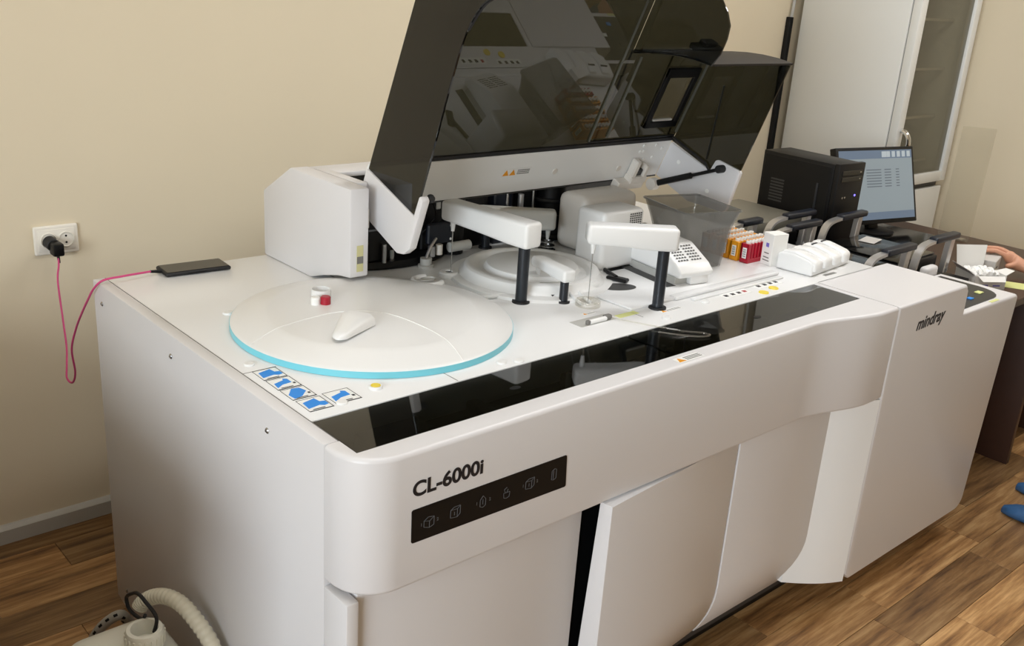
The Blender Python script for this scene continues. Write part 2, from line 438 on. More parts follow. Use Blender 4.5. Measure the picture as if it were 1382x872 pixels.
# lower doors
def door_prof(x, y, ztop, zb=.085):
    P = [(x, y, ztop), (x, y, .26)]
    for k in range(1, 8):
        u = k/7; P.append((x, y+.055*u*u, .26-(.26-zb)*u))
    return P + [(x, y+.09, zb), (x, y+.09, ztop)]
t = bmesh.new(); prism(t, door_prof(.03, .045, .69), (.566, 0, 0), .003, 2, None, lambda e: abs(e.verts[0].co.x-e.verts[1].co.x) < 1e-4); obj('door', t, 'paint', AN)
bx('corner_post', (.0, .03, .03), (.026, .1055, .672), 'paint', AN, .004)
bx('door_gap', (.585, .06, .06), (.75, .13, .69), 'black_gloss', AN, 0)
# ajar door, hinged on its right edge
t = bmesh.new(); prism(t, door_prof(0, 0, .681), (.503, 0, 0), .003, 2, None, lambda e: abs(e.verts[0].co.x-e.verts[1].co.x) < 1e-4)
# only a 4 cm slab: squash depth
for v in t.verts:
    if v.co.y > .08: v.co.y = .032 + (.03 if v.co.z < .1 else 0)
Md = Matrix.Translation((1.119, .024, 0)) @ Matrix.Rotation(math.radians(4.8), 4, 'Z') @ Matrix.Translation((-.503, 0, 0))
bmesh.ops.transform(t, matrix=Md, verts=t.verts)
obj('door', t, 'paint', AN)
t = bmesh.new(); prism(t, door_prof(1.123, .022, .69), (.495, 0, 0), .003, 2, None, lambda e: abs(e.verts[0].co.x-e.verts[1].co.x) < 1e-4); obj('door', t, 'paint', AN)
# curved filler between doors and tower
P = []
for k in range(9):
    u = k/8; P.append((1.50+.155*u, .055-.107*(u**1.0) - .012*math.sin(PI*u), .10))
t = bmesh.new(); prism(t, P + [(1.655, .12, .10), (1.50, .12, .10)], (0, 0, .583)); obj('filler_panel', t, 'plastic_white', AN)
# tower and low console on the right share one front
def arc(cx, cz, r, a0, a1, n=6): return [(cx+r*math.cos(math.radians(a0+(a1-a0)*k/n)), cz+r*math.sin(math.radians(a0+(a1-a0)*k/n))) for k in range(n+1)]
ol = [(1.659, .12), (1.69, .095), (2.36, .095)] + arc(2.37, .145, .05, -90, -15) + arc(2.445, .838, .018, 0, 90) + [(2.075, .856)] + [(2.072, .93)] + arc(2.05, .936, .014, 15, 90) + [(1.659, .95)]
t = bmesh.new()
prism(t, [(x, -.053, z) for x, z in ol], (0, .253, 0), .008, 3, None, lambda e: e.verts[0].co.y < -.05 and e.verts[1].co.y < -.05)
TW = obj('tower', t, 'paint', AN)
text('brand_name', 'mindray', .052, (1.778, -.0536, .8615), (1, 0, .03), (0, 0, 1), 'text_black', TW, .25, .0012, .0003, .165)
# keypad panel set into the console top
kp = [(2.09, -.03), (2.33, -.03)] + [(2.33+.085*math.sin(math.radians(a)), .055-.085*math.cos(math.radians(a))) for a in (15, 30, 45, 60, 75, 90)] + [(2.415, .185), (2.09, .185)]
t = bmesh.new(); prism(t, [(x, y, .8555) for x, y in kp], (0, 0, .0025)); KP = obj('keypad', t, 'anthracite', AN)
for x, y, w, d, m in ((2.235, .0, .022, .016, 'blue'), (2.325, .012, .028, .02, 'yellow_pale'), (2.18, .055, .02, .016, 'white'), (2.25, .10, .09, .02, 'dark_grey')):
    bx('key', (x, y, .858), (x+w, y+d, .861), m, KP, .001)
bx('sticker', (2.275, -.048, .8562), (2.33, -.037, .857), 'yellow_pale', TW, 0)
# deck
t = bmesh.new(); box(t, (.0290, .196, .875), (1.97, 1.163, H), .0015, 2); DK = obj('deck', t, 'deck', AN)
bx('deck_seam', (.0281, .106, H-.004), (.0291, 1.163, H+.0002), 'text_grey', AN, 0)
for a, c in (((.029, .449), (.100, .4502)), ((.36, .197), (.3612, .26)), ((.985, .26), (.9862, .30)), ((.51, .70), (.513, .93))):
    bx('deck_joint', (a[0], a[1], H), (c[0], c[1], H+.0006), 'text_grey', DK, 0)
# small caps on the deck
for x, y, m in ((.205, .255, 'yellow'), (.496, .222, 'plastic_white'), (.533, .209, 'plastic_white'), (.115, .232, 'plastic_white'), (1.03, .225, 'plastic_white'), (1.22, .255, 'plastic_white'), (.060, .485, 'plastic_white'), (.12, .62, 'plastic_white'), (.16, .78, 'plastic_white')):
    t = bmesh.new(); r = .014 if m == 'yellow' else .011
    lathe(t, [(0, .004), (r*.7, .004), (r*.72, .006), (r*.9, .006), (r, .004), (r, 0)] if m == 'yellow' else [(0, .004), (r*.85, .004), (r, .002), (r, 0)], 24, Matrix.Translation((x, y, H)))
    c = obj('deck_cap', t, 'plastic_white', DK)
    if m == 'yellow':
        t = bmesh.new(); lathe(t, [(0, .0068), (r*.68, .0068), (r*.68, .004)], 24, Matrix.Translation((x, y, H))); obj('cap_insert', t, 'yellow', c)
# instruction stickers with blue pictograms
def pict(o, X, Y, w, h, shape):
    Z = Vector((0, 0, 1)); o = Vector(o); z0 = Z*.0004
    b = bmesh.new(); prism(b, [o, o+X*w, o+X*w+Y*h, o+Y*h], z0); s = obj('sticker', b, 'white', DK)
    b = bmesh.new(); e = .0012
    for p0, p1, q0, q1 in ((0, w, 0, e*2.6), (0, w, h-e, h), (0, e, 0, h), (w-e, w, 0, h)):
        prism(b, [o+z0+X*p0+Y*q0, o+z0+X*p1+Y*q0, o+z0+X*p1+Y*q1, o+z0+X*p0+Y*q1], Z*.0003)
    obj('border', b, 'black', s)
    b = bmesh.new(); prism(b, [o+z0+X*(w*u)+Y*(h*v) for u, v in shape], Z*.0004); obj('pictogram', b, 'blue', s)
    b = bmesh.new()
    for u, v, du, dv in ((.2, .1, .5, .05), (.82, .3, .1, .12)):
        q = o+z0+X*(w*u)+Y*(h*v); prism(b, [q, q+X*w*du, q+X*w*du+Y*h*dv, q+Y*h*dv], Z*.0003)
    obj('pictogram_line', b, 'text_black', s)
L1 = [(.1, .25), (.15, .75), (.7, .9), (.75, .6), (.95, .55), (.95, .3), (.75, .25), (.6, .35)]
L2 = [(.1, .2), (.15, .6), (.6, .75), (.65, .9), (.8, .8), (.8, .45), (.4, .4)]
L3 = [(.15, .1), (.1, .5), (.45, .95), (.75, .9), (.85, .55), (.5, .2)]
X1 = Vector((1, -.02, 0)).normalized(); Y1 = Vector((.02, 1, 0)).normalized()
for k, L in enumerate((L1, L2, L3)):
    pict((.046, .397-.0545*k, H), X1, Y1, .05, .052, L)
pict((.0465, .228, H), X1, Y1, .05, .055, L1); pict((.104, .232, H), X1, Y1, .055, .055, L2)
# small icon stickers with yellow dots behind the glass strip
def deck_sticker(x, y, w, h, dots):
    b = bmesh.new(); box(b, (x, y, H), (x+w, y+h, H+.0006), 0); s = obj('sticker', b, 'white', DK)
    for k, (u, v, m) in enumerate(dots):
        b = bmesh.new(); q = (x+u*w, y+v*h, H+.0006)
        prism(b, [(q[0]-.008, q[1]-.006, q[2]), (q[0]+.004, q[1]-.007, q[2]), (q[0]+.008, q[1]+.004, q[2]), (q[0]-.004, q[1]+.007, q[2])], (0, 0, .0004)); obj('pictogram', b, m, s)
deck_sticker(1.30, .243, .11, .03, ((.12, .5, 'text_black'), (.38, .5, 'text_black'), (.62, .5, 'text_black'), (.85, .5, 'red')))
deck_sticker(1.455, .25, .11, .03, ((.12, .5, 'text_black'), (.38, .5, 'text_black'), (.62, .5, 'text_black'), (.85, .5, 'text_black')))
for x, y in ((1.432, .222), (1.492, .232)):
    t = bmesh.new(); lathe(t, [(0, .003), (.013, .003), (.014, 0)], 20, Matrix.Translation((x, y, H))); obj('yellow_dot', t, 'yellow', DK)
bx('sticker', (.93, .285, H), (1.0, .305, H+.0006), 'yellow_pale', DK, 0)
warn(DK, (1.055, .255, H), (1, 0, 0), (0, 1, 0), .075, .016, 2)
warn(DK, (.868, .345, H), (1, 0, 0), (0, 1, 0), .04, .012, 1)
bx('sticker', (1.74, .222, H), (1.80, .234, H+.0005), 'text_grey', DK, 0)
# raised tiles on the deck
bx('raised_tile', (.995, .306, H), (1.60, .56, H+.007), 'deck', DK, .003)
bx('ledge', (1.16, .300, H), (1.62, .327, H+.010), 'deck', DK, .004)
bx('ledge', (1.20, .272, H), (1.60, .288, H+.005), 'deck', DK, .002)
# grip recess near the glass strip
bx('grip_plate', (.80, .287, H), (.915, .328, H+.0008), 'plastic_grey', DK, 0)
t = bmesh.new(); cyl(t, (.83, .292, H+.006), (.885, .292, H+.006), .006, n=14); GR = obj('grip_bar', t, 'plastic_white', DK)
bx('grip_stop', (.820, .287, H+.0008), (.831, .297, H+.012), 'text_grey', DK, .003); bx('grip_stop', (.882, .287, H+.0008), (.905, .302, H+.014), 'text_grey', DK, .005)

# ---------- main reagent carousel cover
def disc_z(r):
    if r < .238: return .987-.002*(r/.238)**2
    if r < .311: return .985-.018*((r-.238)/.073)**1.1
    return .967
CX, CY, CR = .402, .553, .313
RC = (CX, CY)
t = bmesh.new()
prof = [(0, disc_z(0))] + [(r, disc_z(r)) for r in (.05, .1, .15, .2, .232, .238, .252, .27, .29, .304, .310)] + [(.313, .9655), (.313, .9645)]
lathe(t, prof, 96, Matrix.Translation((CX, CY, 0))); CC = obj('carousel_cover', t, 'plastic_white', AN, None, 20)
t = bmesh.new(); lathe(t, [(.30, .9645), (.314, .9645), (.314, .951), (.305, .9502)], 96, Matrix.Translation((CX, CY, 0))); obj('cyan_ring', t, 'cyan', CC)
def on_disc(pts, sub=10, lift=.0004):
    out = []
    for p in smooth_path([(x, y, 0) for x, y in pts], sub):
        r = min(math.hypot(p.x-CX, p.y-CY), .3122); out.append((p.x, p.y, disc_z(r)+lift))
    return out
t = bmesh.new(); tube(t, on_disc([(.092, .540), (.136, .553), (.253, .574), (.334, .571), (.406, .516), (.428, .40), (.422, .305), (.414, .262), (.409, .2435)]), .0011, 6); obj('lid_joint', t, 'white', CC)
# grip of the lid
t = bmesh.new(); rings = []
g0, g1 = Vector((.222, .418, 0)), Vector((.318, .492, 0)); gd = (g1-g0).normalized(); gn = Vector((-gd.y, gd.x, 0))
for k in range(13):
    u = k/12; wd = .013+.027*u if u > .08 else .010; hh = .010+.016*min(1, u*1.3); c = g0+(g1-g0)*u
    base = .989 + .003*(1-u)
    prf = [(-1, 0), (-.95, .55), (-.7, .9), (-.25, 1), (.25, 1), (.7, .9), (.95, .55), (1, 0)]
    sc = .35 if k == 0 else 1
    rings.append([c+gn*(wd*a*(sc if k == 0 else 1))+Vector((0, 0, base+hh*bb*(.4 if k == 0 else 1))) for a, bb in prf])
loft(t, rings); obj('lid_grip', t, 'plastic_white', CC, None, 50)
# wash well notched into the cover
for x, y, a0 in ((.652, .688, 20),):
    t = bmesh.new()
    pts = [(x+.036*math.cos(math.radians(a)), y+.036*math.sin(math.radians(a)), .975) for a in range(a0+40, a0+300, 12)]
    tube(t, pts, .008, 8); obj('well_rim', t, 'plastic_white', CC)
    t = bmesh.new(); lathe(t, [(0, .0), (.024, .0), (.026, .004)], 24, Matrix.Translation((x, y, .9795)) @ Matrix.Diagonal((.8, .5, 1, 1))); obj('well', t, 'plastic_grey', CC)
t = bmesh.new(); lathe(t, [(.010, .0), (.026, .0), (.026, .012), (.023, .015), (.012, .015), (.010, .012)], 28, Matrix.Translation((.775, .758, H))); obj('wash_station', t, 'plastic_white', DK)

# ---------- second carousel cover (stepped dome)
C2 = (.968, .645)
t = bmesh.new()
lathe(t, [(.222, H), (.220, .957), (.214, .9595), (.196, .960), (.190, .964), (.180, .981), (.174, .984), (.160, .984), (.154, .981), (.146, .972), (.138, .971), (.130, .974), (.122, .988), (.115, .990), (.0, .991)], 72, Matrix.Translation((C2[0], C2[1], 0)))
DM = obj('reaction_cover', t, 'plastic_white', AN, None, 30)
t = bmesh.new(); prism(t, [(.905, .478, .9602), (.955, .505, .9602), (.955, .60, .9602), (.885, .575, .9602)], (0, 0, .016), .006, 2); obj('cover_notch', t, 'plastic_grey', DM)
t = bmesh.new(); prism(t, [(.866, .545, .9602), (.880, .470, .9602), (.903, .474, .9602), (.884, .555, .9602)], (0, 0, .003), 0); obj('notch_slot', t, 'black', DM)
t = bmesh.new(); prism(t, [(.962, .470, .9602), (1.04, .460, .9602), (1.06, .55, .9602), (.985, .565, .9602)], (0, 0, .018), .006, 2); obj('cover_step', t, 'plastic_white', DM)
t = bmesh.new(); tube(t, smooth_path([(.70, .60, .953), (.745, .56, .955), (.80, .545, .956), (.87, .47, .953)], 8), .005, 6); obj('cover_lip', t, 'plastic_white', DM)
bx('slot', (1.18, .575, H+.0002), (1.255, .583, H+.009), 'black', DK, .001)
bx('slot', (1.02, .437, H+.0002), (1.035, .447, H+.008), 'black', DK, .001)

# ---------- pipetting arms
def arm(name, post, tip, z0, z1, wd, needle_z, m='plastic_white', post_r=.0145, over=.03, tipover=.02, swell=True, posted=True):
    A = Vector((post[0], post[1], 0)); B = Vector((tip[0], tip[1], 0)); d = (B-A).normalized(); n = Vector((-d.y, d.x, 0)); L = (B-A).length
    M = Matrix.Translation(A) @ Matrix((d, n, Vector((0, 0, 1)))).transposed().to_4x4()
    t = bmesh.new()
    h = z1-z0
    side = [(-over, 0, z0), (-over, 0, z1), (L+tipover, 0, z1), (L+tipover, 0, z0+.18*h), (L*.55, 0, z0+.1*h), (.035, 0, z0)]
    prism(t, [Vector(p)-Vector((0, wd/2, 0)) for p in side], (0, wd, 0), min(.010, wd*.22), 3, M)
    a = obj(name, t, m, AN, None, 50)
    if posted:
        cy('post', (post[0], post[1], H+.003), (post[0], post[1], z0+.002), post_r, 'anthracite', a, n=24)
        t = bmesh.new(); lathe(t, [(post_r, H), (post_r*1.55, H), (post_r*1.5, H+.005), (post_r, H+.005)], 28, Matrix.Translation((post[0], post[1], 0))); obj('post_collar', t, 'rubber', a)
    t = bmesh.new(); cyl(t, (tip[0], tip[1], z0+.2*h), (tip[0], tip[1], z0-.018), .008, .0045, 14); obj('needle_holder', t, m, a)
    cy('needle', (tip[0], tip[1], z0-.017), (tip[0], tip[1], needle_z), .0016, 'steel', a, .0009, 8)
    t = bmesh.new(); p = M @ Vector((L*.78, -wd/2-.0005, z0+.25*h)); q = M @ Vector((L*.78, -wd/2-.002, z0+.25*h)); cyl(t, p, q, .004, n=12); obj('screw', t, 'white', a)
    return a
arm('pipetting_arm', (.800, .500), (.777, .752), 1.093, 1.157, .058, .965)
arm('pipetting_arm', (1.070, .288), (.931, .396), 1.102, 1.160, .055, .953)
arm('mixing_arm', (.893, .445), (.912, .560), 1.006, 1.038, .038, .957, post_r=.011, over=.022, tipover=.014)
arm('pipetting_arm', (1.045, .93), (1.185, .815), 1.005, 1.075, .05, .965, 'plastic_grey', post_r=.013)
for k, z in enumerate((.953, .966, .979)):
    t = bmesh.new(); lathe(t, [(.012, z), (.026-.003*k, z), (.026-.003*k, z+.004), (.012, z+.004)], 24, Matrix.Translation((1.185, .815, 0))); obj('wash_ring', t, 'steel', DK)
# clear guard around the second needle
t = bmesh.new(); lathe(t, [(.017, H), (.032, H), (.032, H+.012), (.030, H+.014), (.017, H+.004)], 28, Matrix.Translation((.931, .396, 0))); obj('well_guard', t, 'clear_plastic', DK)
for s in (0, 1):
    t = bmesh.new(); tube(t, smooth_path([(.915+.03*s, .40, H+.004), (.925+.03*s, .45, H+.012), (.96+.02*s, .49, H+.018), (1.0+.01*s, .50, H+.012)], 6), .004, 8); obj('clear_tube', t, 'plastic_white', DK)
t = bmesh.new(); tube(t, smooth_path([(.90, .30, H+.004), (.925, .24, .955), (.95, .19, .955), (.985, .135, .954), (1.018, .105, .953), (1.02, .085, .953), (.99, .093, .953), (.955, .13, .953), (.93, .165, .953)], 8), .0022, 6); obj('clear_loop', t, 'clear_plastic', DK)

# ---------- module covers in the middle of the deck
t = bmesh.new(); box(t, (1.150, .565, H+.008), (1.315, .672, 1.122), .014, 4)
VB = obj('module_cover', t, 'plastic_white', AN)
t = bmesh.new(); box(t, (1.153, .568, H), (1.312, .669, H+.009), 0); obj('cover_base', t, 'black', VB)
def vents(parent, o, X, Y, nx, ny, dx, dy, r=.0022, gap=True):
    X = Vector(X).normalized(); Y = Vector(Y).normalized(); Z = X.cross(Y); b = bmesh.new()
    for i in range(nx):
        for j in range(ny):
            q = Vector(o) + X*(dx*i + (dx*.8 if gap and i >= nx//2 else 0)) + Y*(dy*j)
            prism(b, [q-X*r*1.4-Y*r, q+X*r*1.4-Y*r, q+X*r*1.4+Y*r, q-X*r*1.4+Y*r], Z*.0005)
    s = obj('vent_holes', b, 'dark_grey', parent); s['kind'] = 'stuff'
vents(VB, (1.255, .5648, 1.072), (1, 0, 0), (0, 0, 1), 6, 7, .0085, .0062, .0019, False)
warn(VB, (1.188, .5648, 1.068), (1, 0, 0), (0, 0, 1), .055, .026, 2, mat_plate='plastic_white')
t = bmesh.new(); box(t, (1.255, .74, H), (1.49, .86, 1.118), .026, 5); obj('module_cover', t, 'plastic_warm', AN)
# wedge-shaped cover with vents
Mw = Matrix.Translation((1.322, .495, 0)) @ Matrix.Rotation(math.radians(-9), 4, 'Z') @ Matrix.Diagonal((.78, .95, 1, 1))
t = bmesh.new()
prism(t, [(-.075, -.150, .978), (-.075, -.158, .992), (-.075, -.135, 1.012), (-.075, -.055, 1.050), (-.075, .16, 1.055), (-.075, .16, .978)], (.15, 0, 0), .006, 3, Mw)
WD = obj('wedge_cover', t, 'plastic_white', AN)
t = bmesh.new(); box(t, (-.07, -.13, .957), (.07, .15, .977), .002, 1, Mw); obj('wedge_base', t, 'plastic_grey', WD)
t = bmesh.new(); box(t, (-.02, -.152, .957), (.06, -.13, .986), .006, 2, Mw); obj('wedge_foot', t, 'plastic_white', WD)
Xw = Mw.to_3x3() @ Vector((1, 0, 0)); Yw = (Mw.to_3x3() @ Vector((0, .08, .038))).normalized()
vents(WD, (Mw @ Vector((-.053, -.122, 1.0195))) + Xw.cross(Yw)*.0006, Xw, Yw, 8, 6, .0098, .011, .0021)
t = bmesh.new(); box(t, (-.115, -.14, .9575), (-.075, .16, .9582), 0, 1, Mw); obj('painted_shadow', t, 'dark_grey', WD)  # dark sheet laid on the deck as painted shade below the wedge
# dark round opening with paddle
t = bmesh.new(); lathe(t, [(0, 0), (.036, 0), (.038, .0006), (0, .0012)], 32, Matrix.Translation((1.095, .447, .9572)) @ Matrix.Rotation(-.45, 4, 'Z') @ Matrix.Diagonal((1.35, .8, 1, 1))); OP = obj('deck_opening', t, 'dark_grey', DK)
t = bmesh.new(); box(t, (-.012, -.03, .9584), (.012, .03, .968), .003, 1, Matrix.Translation((1.135, .485, 0)) @ Matrix.Rotation(.3, 4, 'Z')); obj('paddle', t, 'black', OP)
t = bmesh.new(); tube(t, [(1.135, .49, .966), (1.165, .56, .964)], .006, 8); obj('paddle_rod', t, 'black', OP)

# ---------- rear housing and dark mechanism under the hood
t = bmesh.new(); prism(t, [(.46, .745, .996), (.46, .745, 1.214), (.46, 1.027, 1.214), (.46, 1.17, 1.128), (.46, 1.17, H), (.46, .93, H), (.46, .87, .970), (.46, .80, .989)], (.053, 0, 0), .005, 2)
RH = obj('rear_housing', t, 'paint', AN)
t = bmesh.new(); prism(t, [(.5135, 1.0, H), (.5135, 1.0, 1.205), (.5135, 1.03, 1.212), (.5135, 1.17, 1.128), (.5135, 1.17, H)], (1.19, 0, 0), .003, 1); obj('rear_cover', t, 'paint', RH)
bx('housing_top', (.5135, .80, 1.195), (.5435, 1.0, 1.2135), 'paint', RH, .002)
bx('housing_top', (.5135, .93, 1.20), (.70, 1.02, 1.2125), 'paint', RH, .002)
bx('inner_wall', (.515, .985, H+.001), (1.70, .999, 1.2), 'dark_grey', RH, 0)
bx('tape', (.479, .7437, 1.01), (.497, .7449, 1.075), 'tape', RH, 0); bx('tape', (.479, .7435, 1.03), (.497, .7436, 1.048), 'text_grey', RH, 0)
bx('hinge_plate', (.514, .79, 1.10), (.545, .84, 1.15), 'plastic_warm', RH, .003)
cy('hinge_bolt', (.52, .788, 1.122), (.52, .79, 1.122), .005, 'black', RH)
MECH = bpy.data.objects.new('mechanism', None)
t = bmesh.new(); lathe(t, [(0, .951), (.185, .951), (.19, .957), (.185, .972), (.0, .972)], 48, Matrix.Translation((.735, 1.0-.02, 0)) @ Matrix.Diagonal((1, .55, 1, 1)))
ME = obj('mechanism', t, 'black', AN)
t = bmesh.new(); lathe(t, [(0, .95), (.022, .95), (.022, .956), (.016, .958), (.016, .975), (0, .975)], 24, Matrix.Translation((.775, .858, 0))); obj('drain_cup', t, 'plastic_grey', ME)
for a, c, m in (((.60, .90, .972), (.70, .97, 1.06), 'black'), ((.72, .93, .99), (.80, .98, 1.16), 'navy'), ((.80, .885, 1.0), (.885, .90, 1.058), 'navy'), ((.81, .93, .972), (.90, .98, 1.15), 'black'), ((.78, .945, 1.06), (.80, .95, 1.12), 'alu'), ((.856, .925, 1.085), (.872, .93, 1.12), 'plastic_grey'),
                ((.97, .96, .95), (1.06, .984, 1.17), 'black'), ((1.09, .95, .95), (1.16, .984, 1.17), 'navy'), ((1.19, .94, 1.02), (1.25, .984, 1.16), 'black')):
    bx('block', a, c, m, ME, .004, 1)
for x, y, z0, z1, r, m in ((.615, .92, .972, 1.03, .007, 'steel'), (.66, .89, .97, 1.02, .006, 'alu'), (.69, .90, .972, 1.0, .009, 'steel'), (.805, .875, .972, 1.0, .010, 'alu'), (.835, .88, .972, 1.0, .010, 'plastic_warm'), (1.12, .93, 1.05, 1.16, .005, 'steel'), (1.21, .915, 1.03, 1.17, .004, 'steel'), (1.17, .925, 1.06, 1.1, .009, 'alu'), (1.30, .93, .952, 1.17, .045, 'black'), (.925, .94, .952, 1.16, .035, 'black')):
    cy('rod', (x, y, z0), (x, y, z1), r, m, ME, n=14)
for z in (.96, 1.02, 1.07, 1.12):
    t = bmesh.new(); lathe(t, [(.0, z), (.06, z), (.063, z+.006), (.06, z+.012), (0, z+.012)], 28, Matrix.Translation((1.30, .93, 0))); obj('flange', t, 'black', ME)
t = bmesh.new(); cyl(t, (.875, .885, .985), (.945, .885, .985), .014, n=18); obj('motor', t, 'plastic_grey', ME)
t = bmesh.new(); tube(t, smooth_path([(.775, .86, .972), (.79, .862, 1.0), (.82, .875, 1.02)], 6), .004, 6); obj('hose', t, 'alu', ME)
for z in (1.01, 1.048):
    t = bmesh.new(); cyl(t, (.877, .8845, z), (.877, .883, z), .0035, n=10); obj('screw', t, 'white', ME)
t = bmesh.new()
for k in range(6): tube(t, smooth_path([(.74+.03*k, .925, 1.17), (.735+.03*k, .905, 1.12), (.755+.03*k, .915, 1.07), (.75+.02*k, .93, 1.02)], 6), .0025, 5)
obj('wire_loom', t, 'black', ME)

# ---------- hood: built in (x, v up the back, w towards the open side)
TH = math.radians(22.8)
def hw(x, v, w): return (x, .851 - v*math.sin(TH) - w*math.cos(TH), 1.141 + v*math.cos(TH) - w*math.sin(TH))
def hside(bm, x, pts, th, b=0, seg=2, fn=None): prism(bm, [hw(x, v, w) for v, w in pts], (th, 0, 0), b, seg, None, fn)
def hslab(bm, x0, x1, v0, v1, w0, w1, b=.002):
    prism(bm, [hw(x0, v0, w0), hw(x0, v1, w0), hw(x0, v1, w1), hw(x0, v0, w1)], (x1-x0, 0, 0), b, 1)
XLh, XM, XRh = .55, 1.33, 1.695
frontL = [(.119, .209), (.175, .2065), (.30, .199), (.404, .191), (.521, .185), (.57, .187), (.612, .196), (.641, .208), (.667, .228)]
topL = [(.690, .222), (.712, .19), (.722, .15), (.725, .10), (.715, .05), (.69, .015), (.655, 0)]
t = bmesh.new(); hside(t, XLh, [(.113, 0)] + frontL + topL, .006, .001, 1)
HD = obj('hood', t, 'dark_glass', AN)
# white cheek at the left
t = bmesh.new(); hside(t, XLh-.004, [(0, 0), (.1125, -.001), (.1185, .2075), (.172, .206), (.176, .211), (.17, .2225), (.038, .229), (.012, .214), (-.002, .190)], .022, .004, 2); obj('cheek', t, 'paint', HD)
t = bmesh.new(); hslab(t, XLh+.006, XM, .131, .69, -.006, 0, 0); obj('hood_glass', t, 'dark_glass', HD)
wx0, wx1, wv0, wv1 = 1.515, 1.662, .175, .375
for a, b_, c, d in ((XM, wx0, .131, .43), (wx1, XRh, .131, .43), (wx0, wx1, .131, wv0), (wx0, wx1, wv1, .43)):
    t = bmesh.new(); hslab(t, a, b_, c, d, -.006, 0, 0); obj('hood_glass', t, 'dark_glass', HD)
t = bmesh.new(); hslab(t, wx0, wx1, wv0, wv1, -.005, -.001, 0); obj('window_pane', t, 'window_tint', HD)
# curved top of the tall part
t = bmesh.new(); pin = [(.69, .015), (.715, .05), (.725, .10), (.722, .15), (.712, .19), (.690, .222)]; pout = [(a+.005, b_) for a, b_ in pin]
hside(t, XLh+.006, pin + pout[::-1], XM-XLh-.006); obj('hood_glass', t, 'dark_glass', HD)
t = bmesh.new(); hslab(t, XLh+.006, XM, .665, .6955, .0, .016, .004); obj('hood_trim', t, 'dark_glass', HD)
# right cheek of the tall part, above the low part
lowtop = [(.42, 0), (.448, .05), (.472, .10), (.492, .15), (.508, .20), (.520, .252)]
t = bmesh.new(); hside(t, XM, lowtop + [(.56, .262), (.60, .260), (.632, .251), (.658, .225), (.674, .197), (.70, .15), (.715, .08), (.70, .02), (.665, 0)], .006, .001, 1); obj('hood_glass', t, 'dark_glass', HD)
# top and end of the low part
t = bmesh.new(); hside(t, XM+.006, lowtop + [(a+.006, b_) for a, b_ in lowtop][::-1], XRh-XM); obj('hood_roof', t, 'roof_brown', HD)
t = bmesh.new(); hside(t, XRh, [(.115, 0), (.119, .174), (.165, .19), (.178, .268), (.35, .258), (.519, .249)] + lowtop[-2::-1], .006, .001, 1); obj('hood_glass', t, 'dark_glass', HD)
t = bmesh.new(); hside(t, XRh-.003, [(-.012, 0), (.112, -.001), (.118, .173), (.156, .176), (.164, .185), (.178, .262), (.172, .273), (.05, .289), (.035, .28), (-.012, .15)], .016, .004, 2); CK = obj('cheek', t, 'paint', HD)
# white band with black gasket
t = bmesh.new(); hslab(t, XLh+.006, XRh, -.014, .118, -.016, 0, .003); BD = obj('hood_band', t, 'plastic_white', HD)
t = bmesh.new(); hslab(t, XLh+.006, XRh, .1185, .1305, -.006, .003, .001); obj('gasket', t, 'rubber', HD)
t = bmesh.new(); hslab(t, XLh+.006, XRh, -.018, -.0145, -.016, 0, .001); obj('band_lip', t, 'dark_grey', HD)
t = bmesh.new(); tube(t, [hw(XRh-.006, .13, .003), hw(XRh-.006, .13, .15), hw(XRh-.006, .118, .176)], .004, 6); obj('gasket', t, 'rubber', HD)
# glossy ribs beside the low part
t = bmesh.new(); hslab(t, XM-.032, XM-.027, .14, .66, .0005, .006, .001); obj('rib', t, 'rib', HD)
t = bmesh.new(); hslab(t, XM+.040, XM+.046, .15, .41, .0005, .006, .001); obj('rib', t, 'rib', HD)
t = bmesh.new(); hslab(t, XRh-.012, XRh-.006, .15, .40, .0005, .008, .001); obj('rib', t, 'rib', HD)
t = bmesh.new(); hslab(t, XM-.032, XRh-.01, .136, .142, .0005, .006, .001); obj('rib', t, 'black', HD)
# small framed window in the low part
t = bmesh.new()
for x0, x1, v0, v1 in ((wx0, wx0+.018, wv0, wv1), (wx1-.018, wx1, wv0, wv1), (wx0, wx1, wv0, wv0+.02), (wx0, wx1, wv1-.03, wv1)):
    hslab(t, x0, x1, v0, v1, .0005, .010, .001)
wf = obj('window_frame', t, 'black', HD)
t = bmesh.new(); hslab(t, wx0+.03, wx1-.03, wv0+.022, wv0+.028, .0005, .008, .001); obj('window_bar', t, 'plastic_grey', wf)
# thin bead on the end wall, roof handle
t = bmesh.new(); tube(t, [hw(XRh-.002, .14, .145), hw(XRh-.002, .25, .115), hw(XRh-.002, .36, .085)], .0025, 6); obj('cable', t, 'black', HD)
t = bmesh.new(); hslab(t, 1.545, 1.66, .445, .462, .01, .05, .003); hslab(t, 1.575, 1.63, .46, .476, .015, .045, .003); obj('roof_catch', t, 'anthracite', HD)
# gas strut
s0 = Vector(hw(1.638, -.012, .045)); s1 = Vector(hw(XRh-.015, .150, .213)); sm = s0.lerp(s1, .58)
t = bmesh.new(); cyl(t, s0, sm, .010, n=18, b=.002); GS = obj('gas_strut', t, 'black', HD)
t = bmesh.new(); cyl(t, sm, s1, .0055, n=14); obj('strut_rod', t, 'black', GS)
t = bmesh.new(); cyl(t, s1-Vector((.014, 0, 0)), s1+Vector((.014, 0, 0)), .012, n=20, b=.002); obj('strut_joint', t, 'rubber', GS)
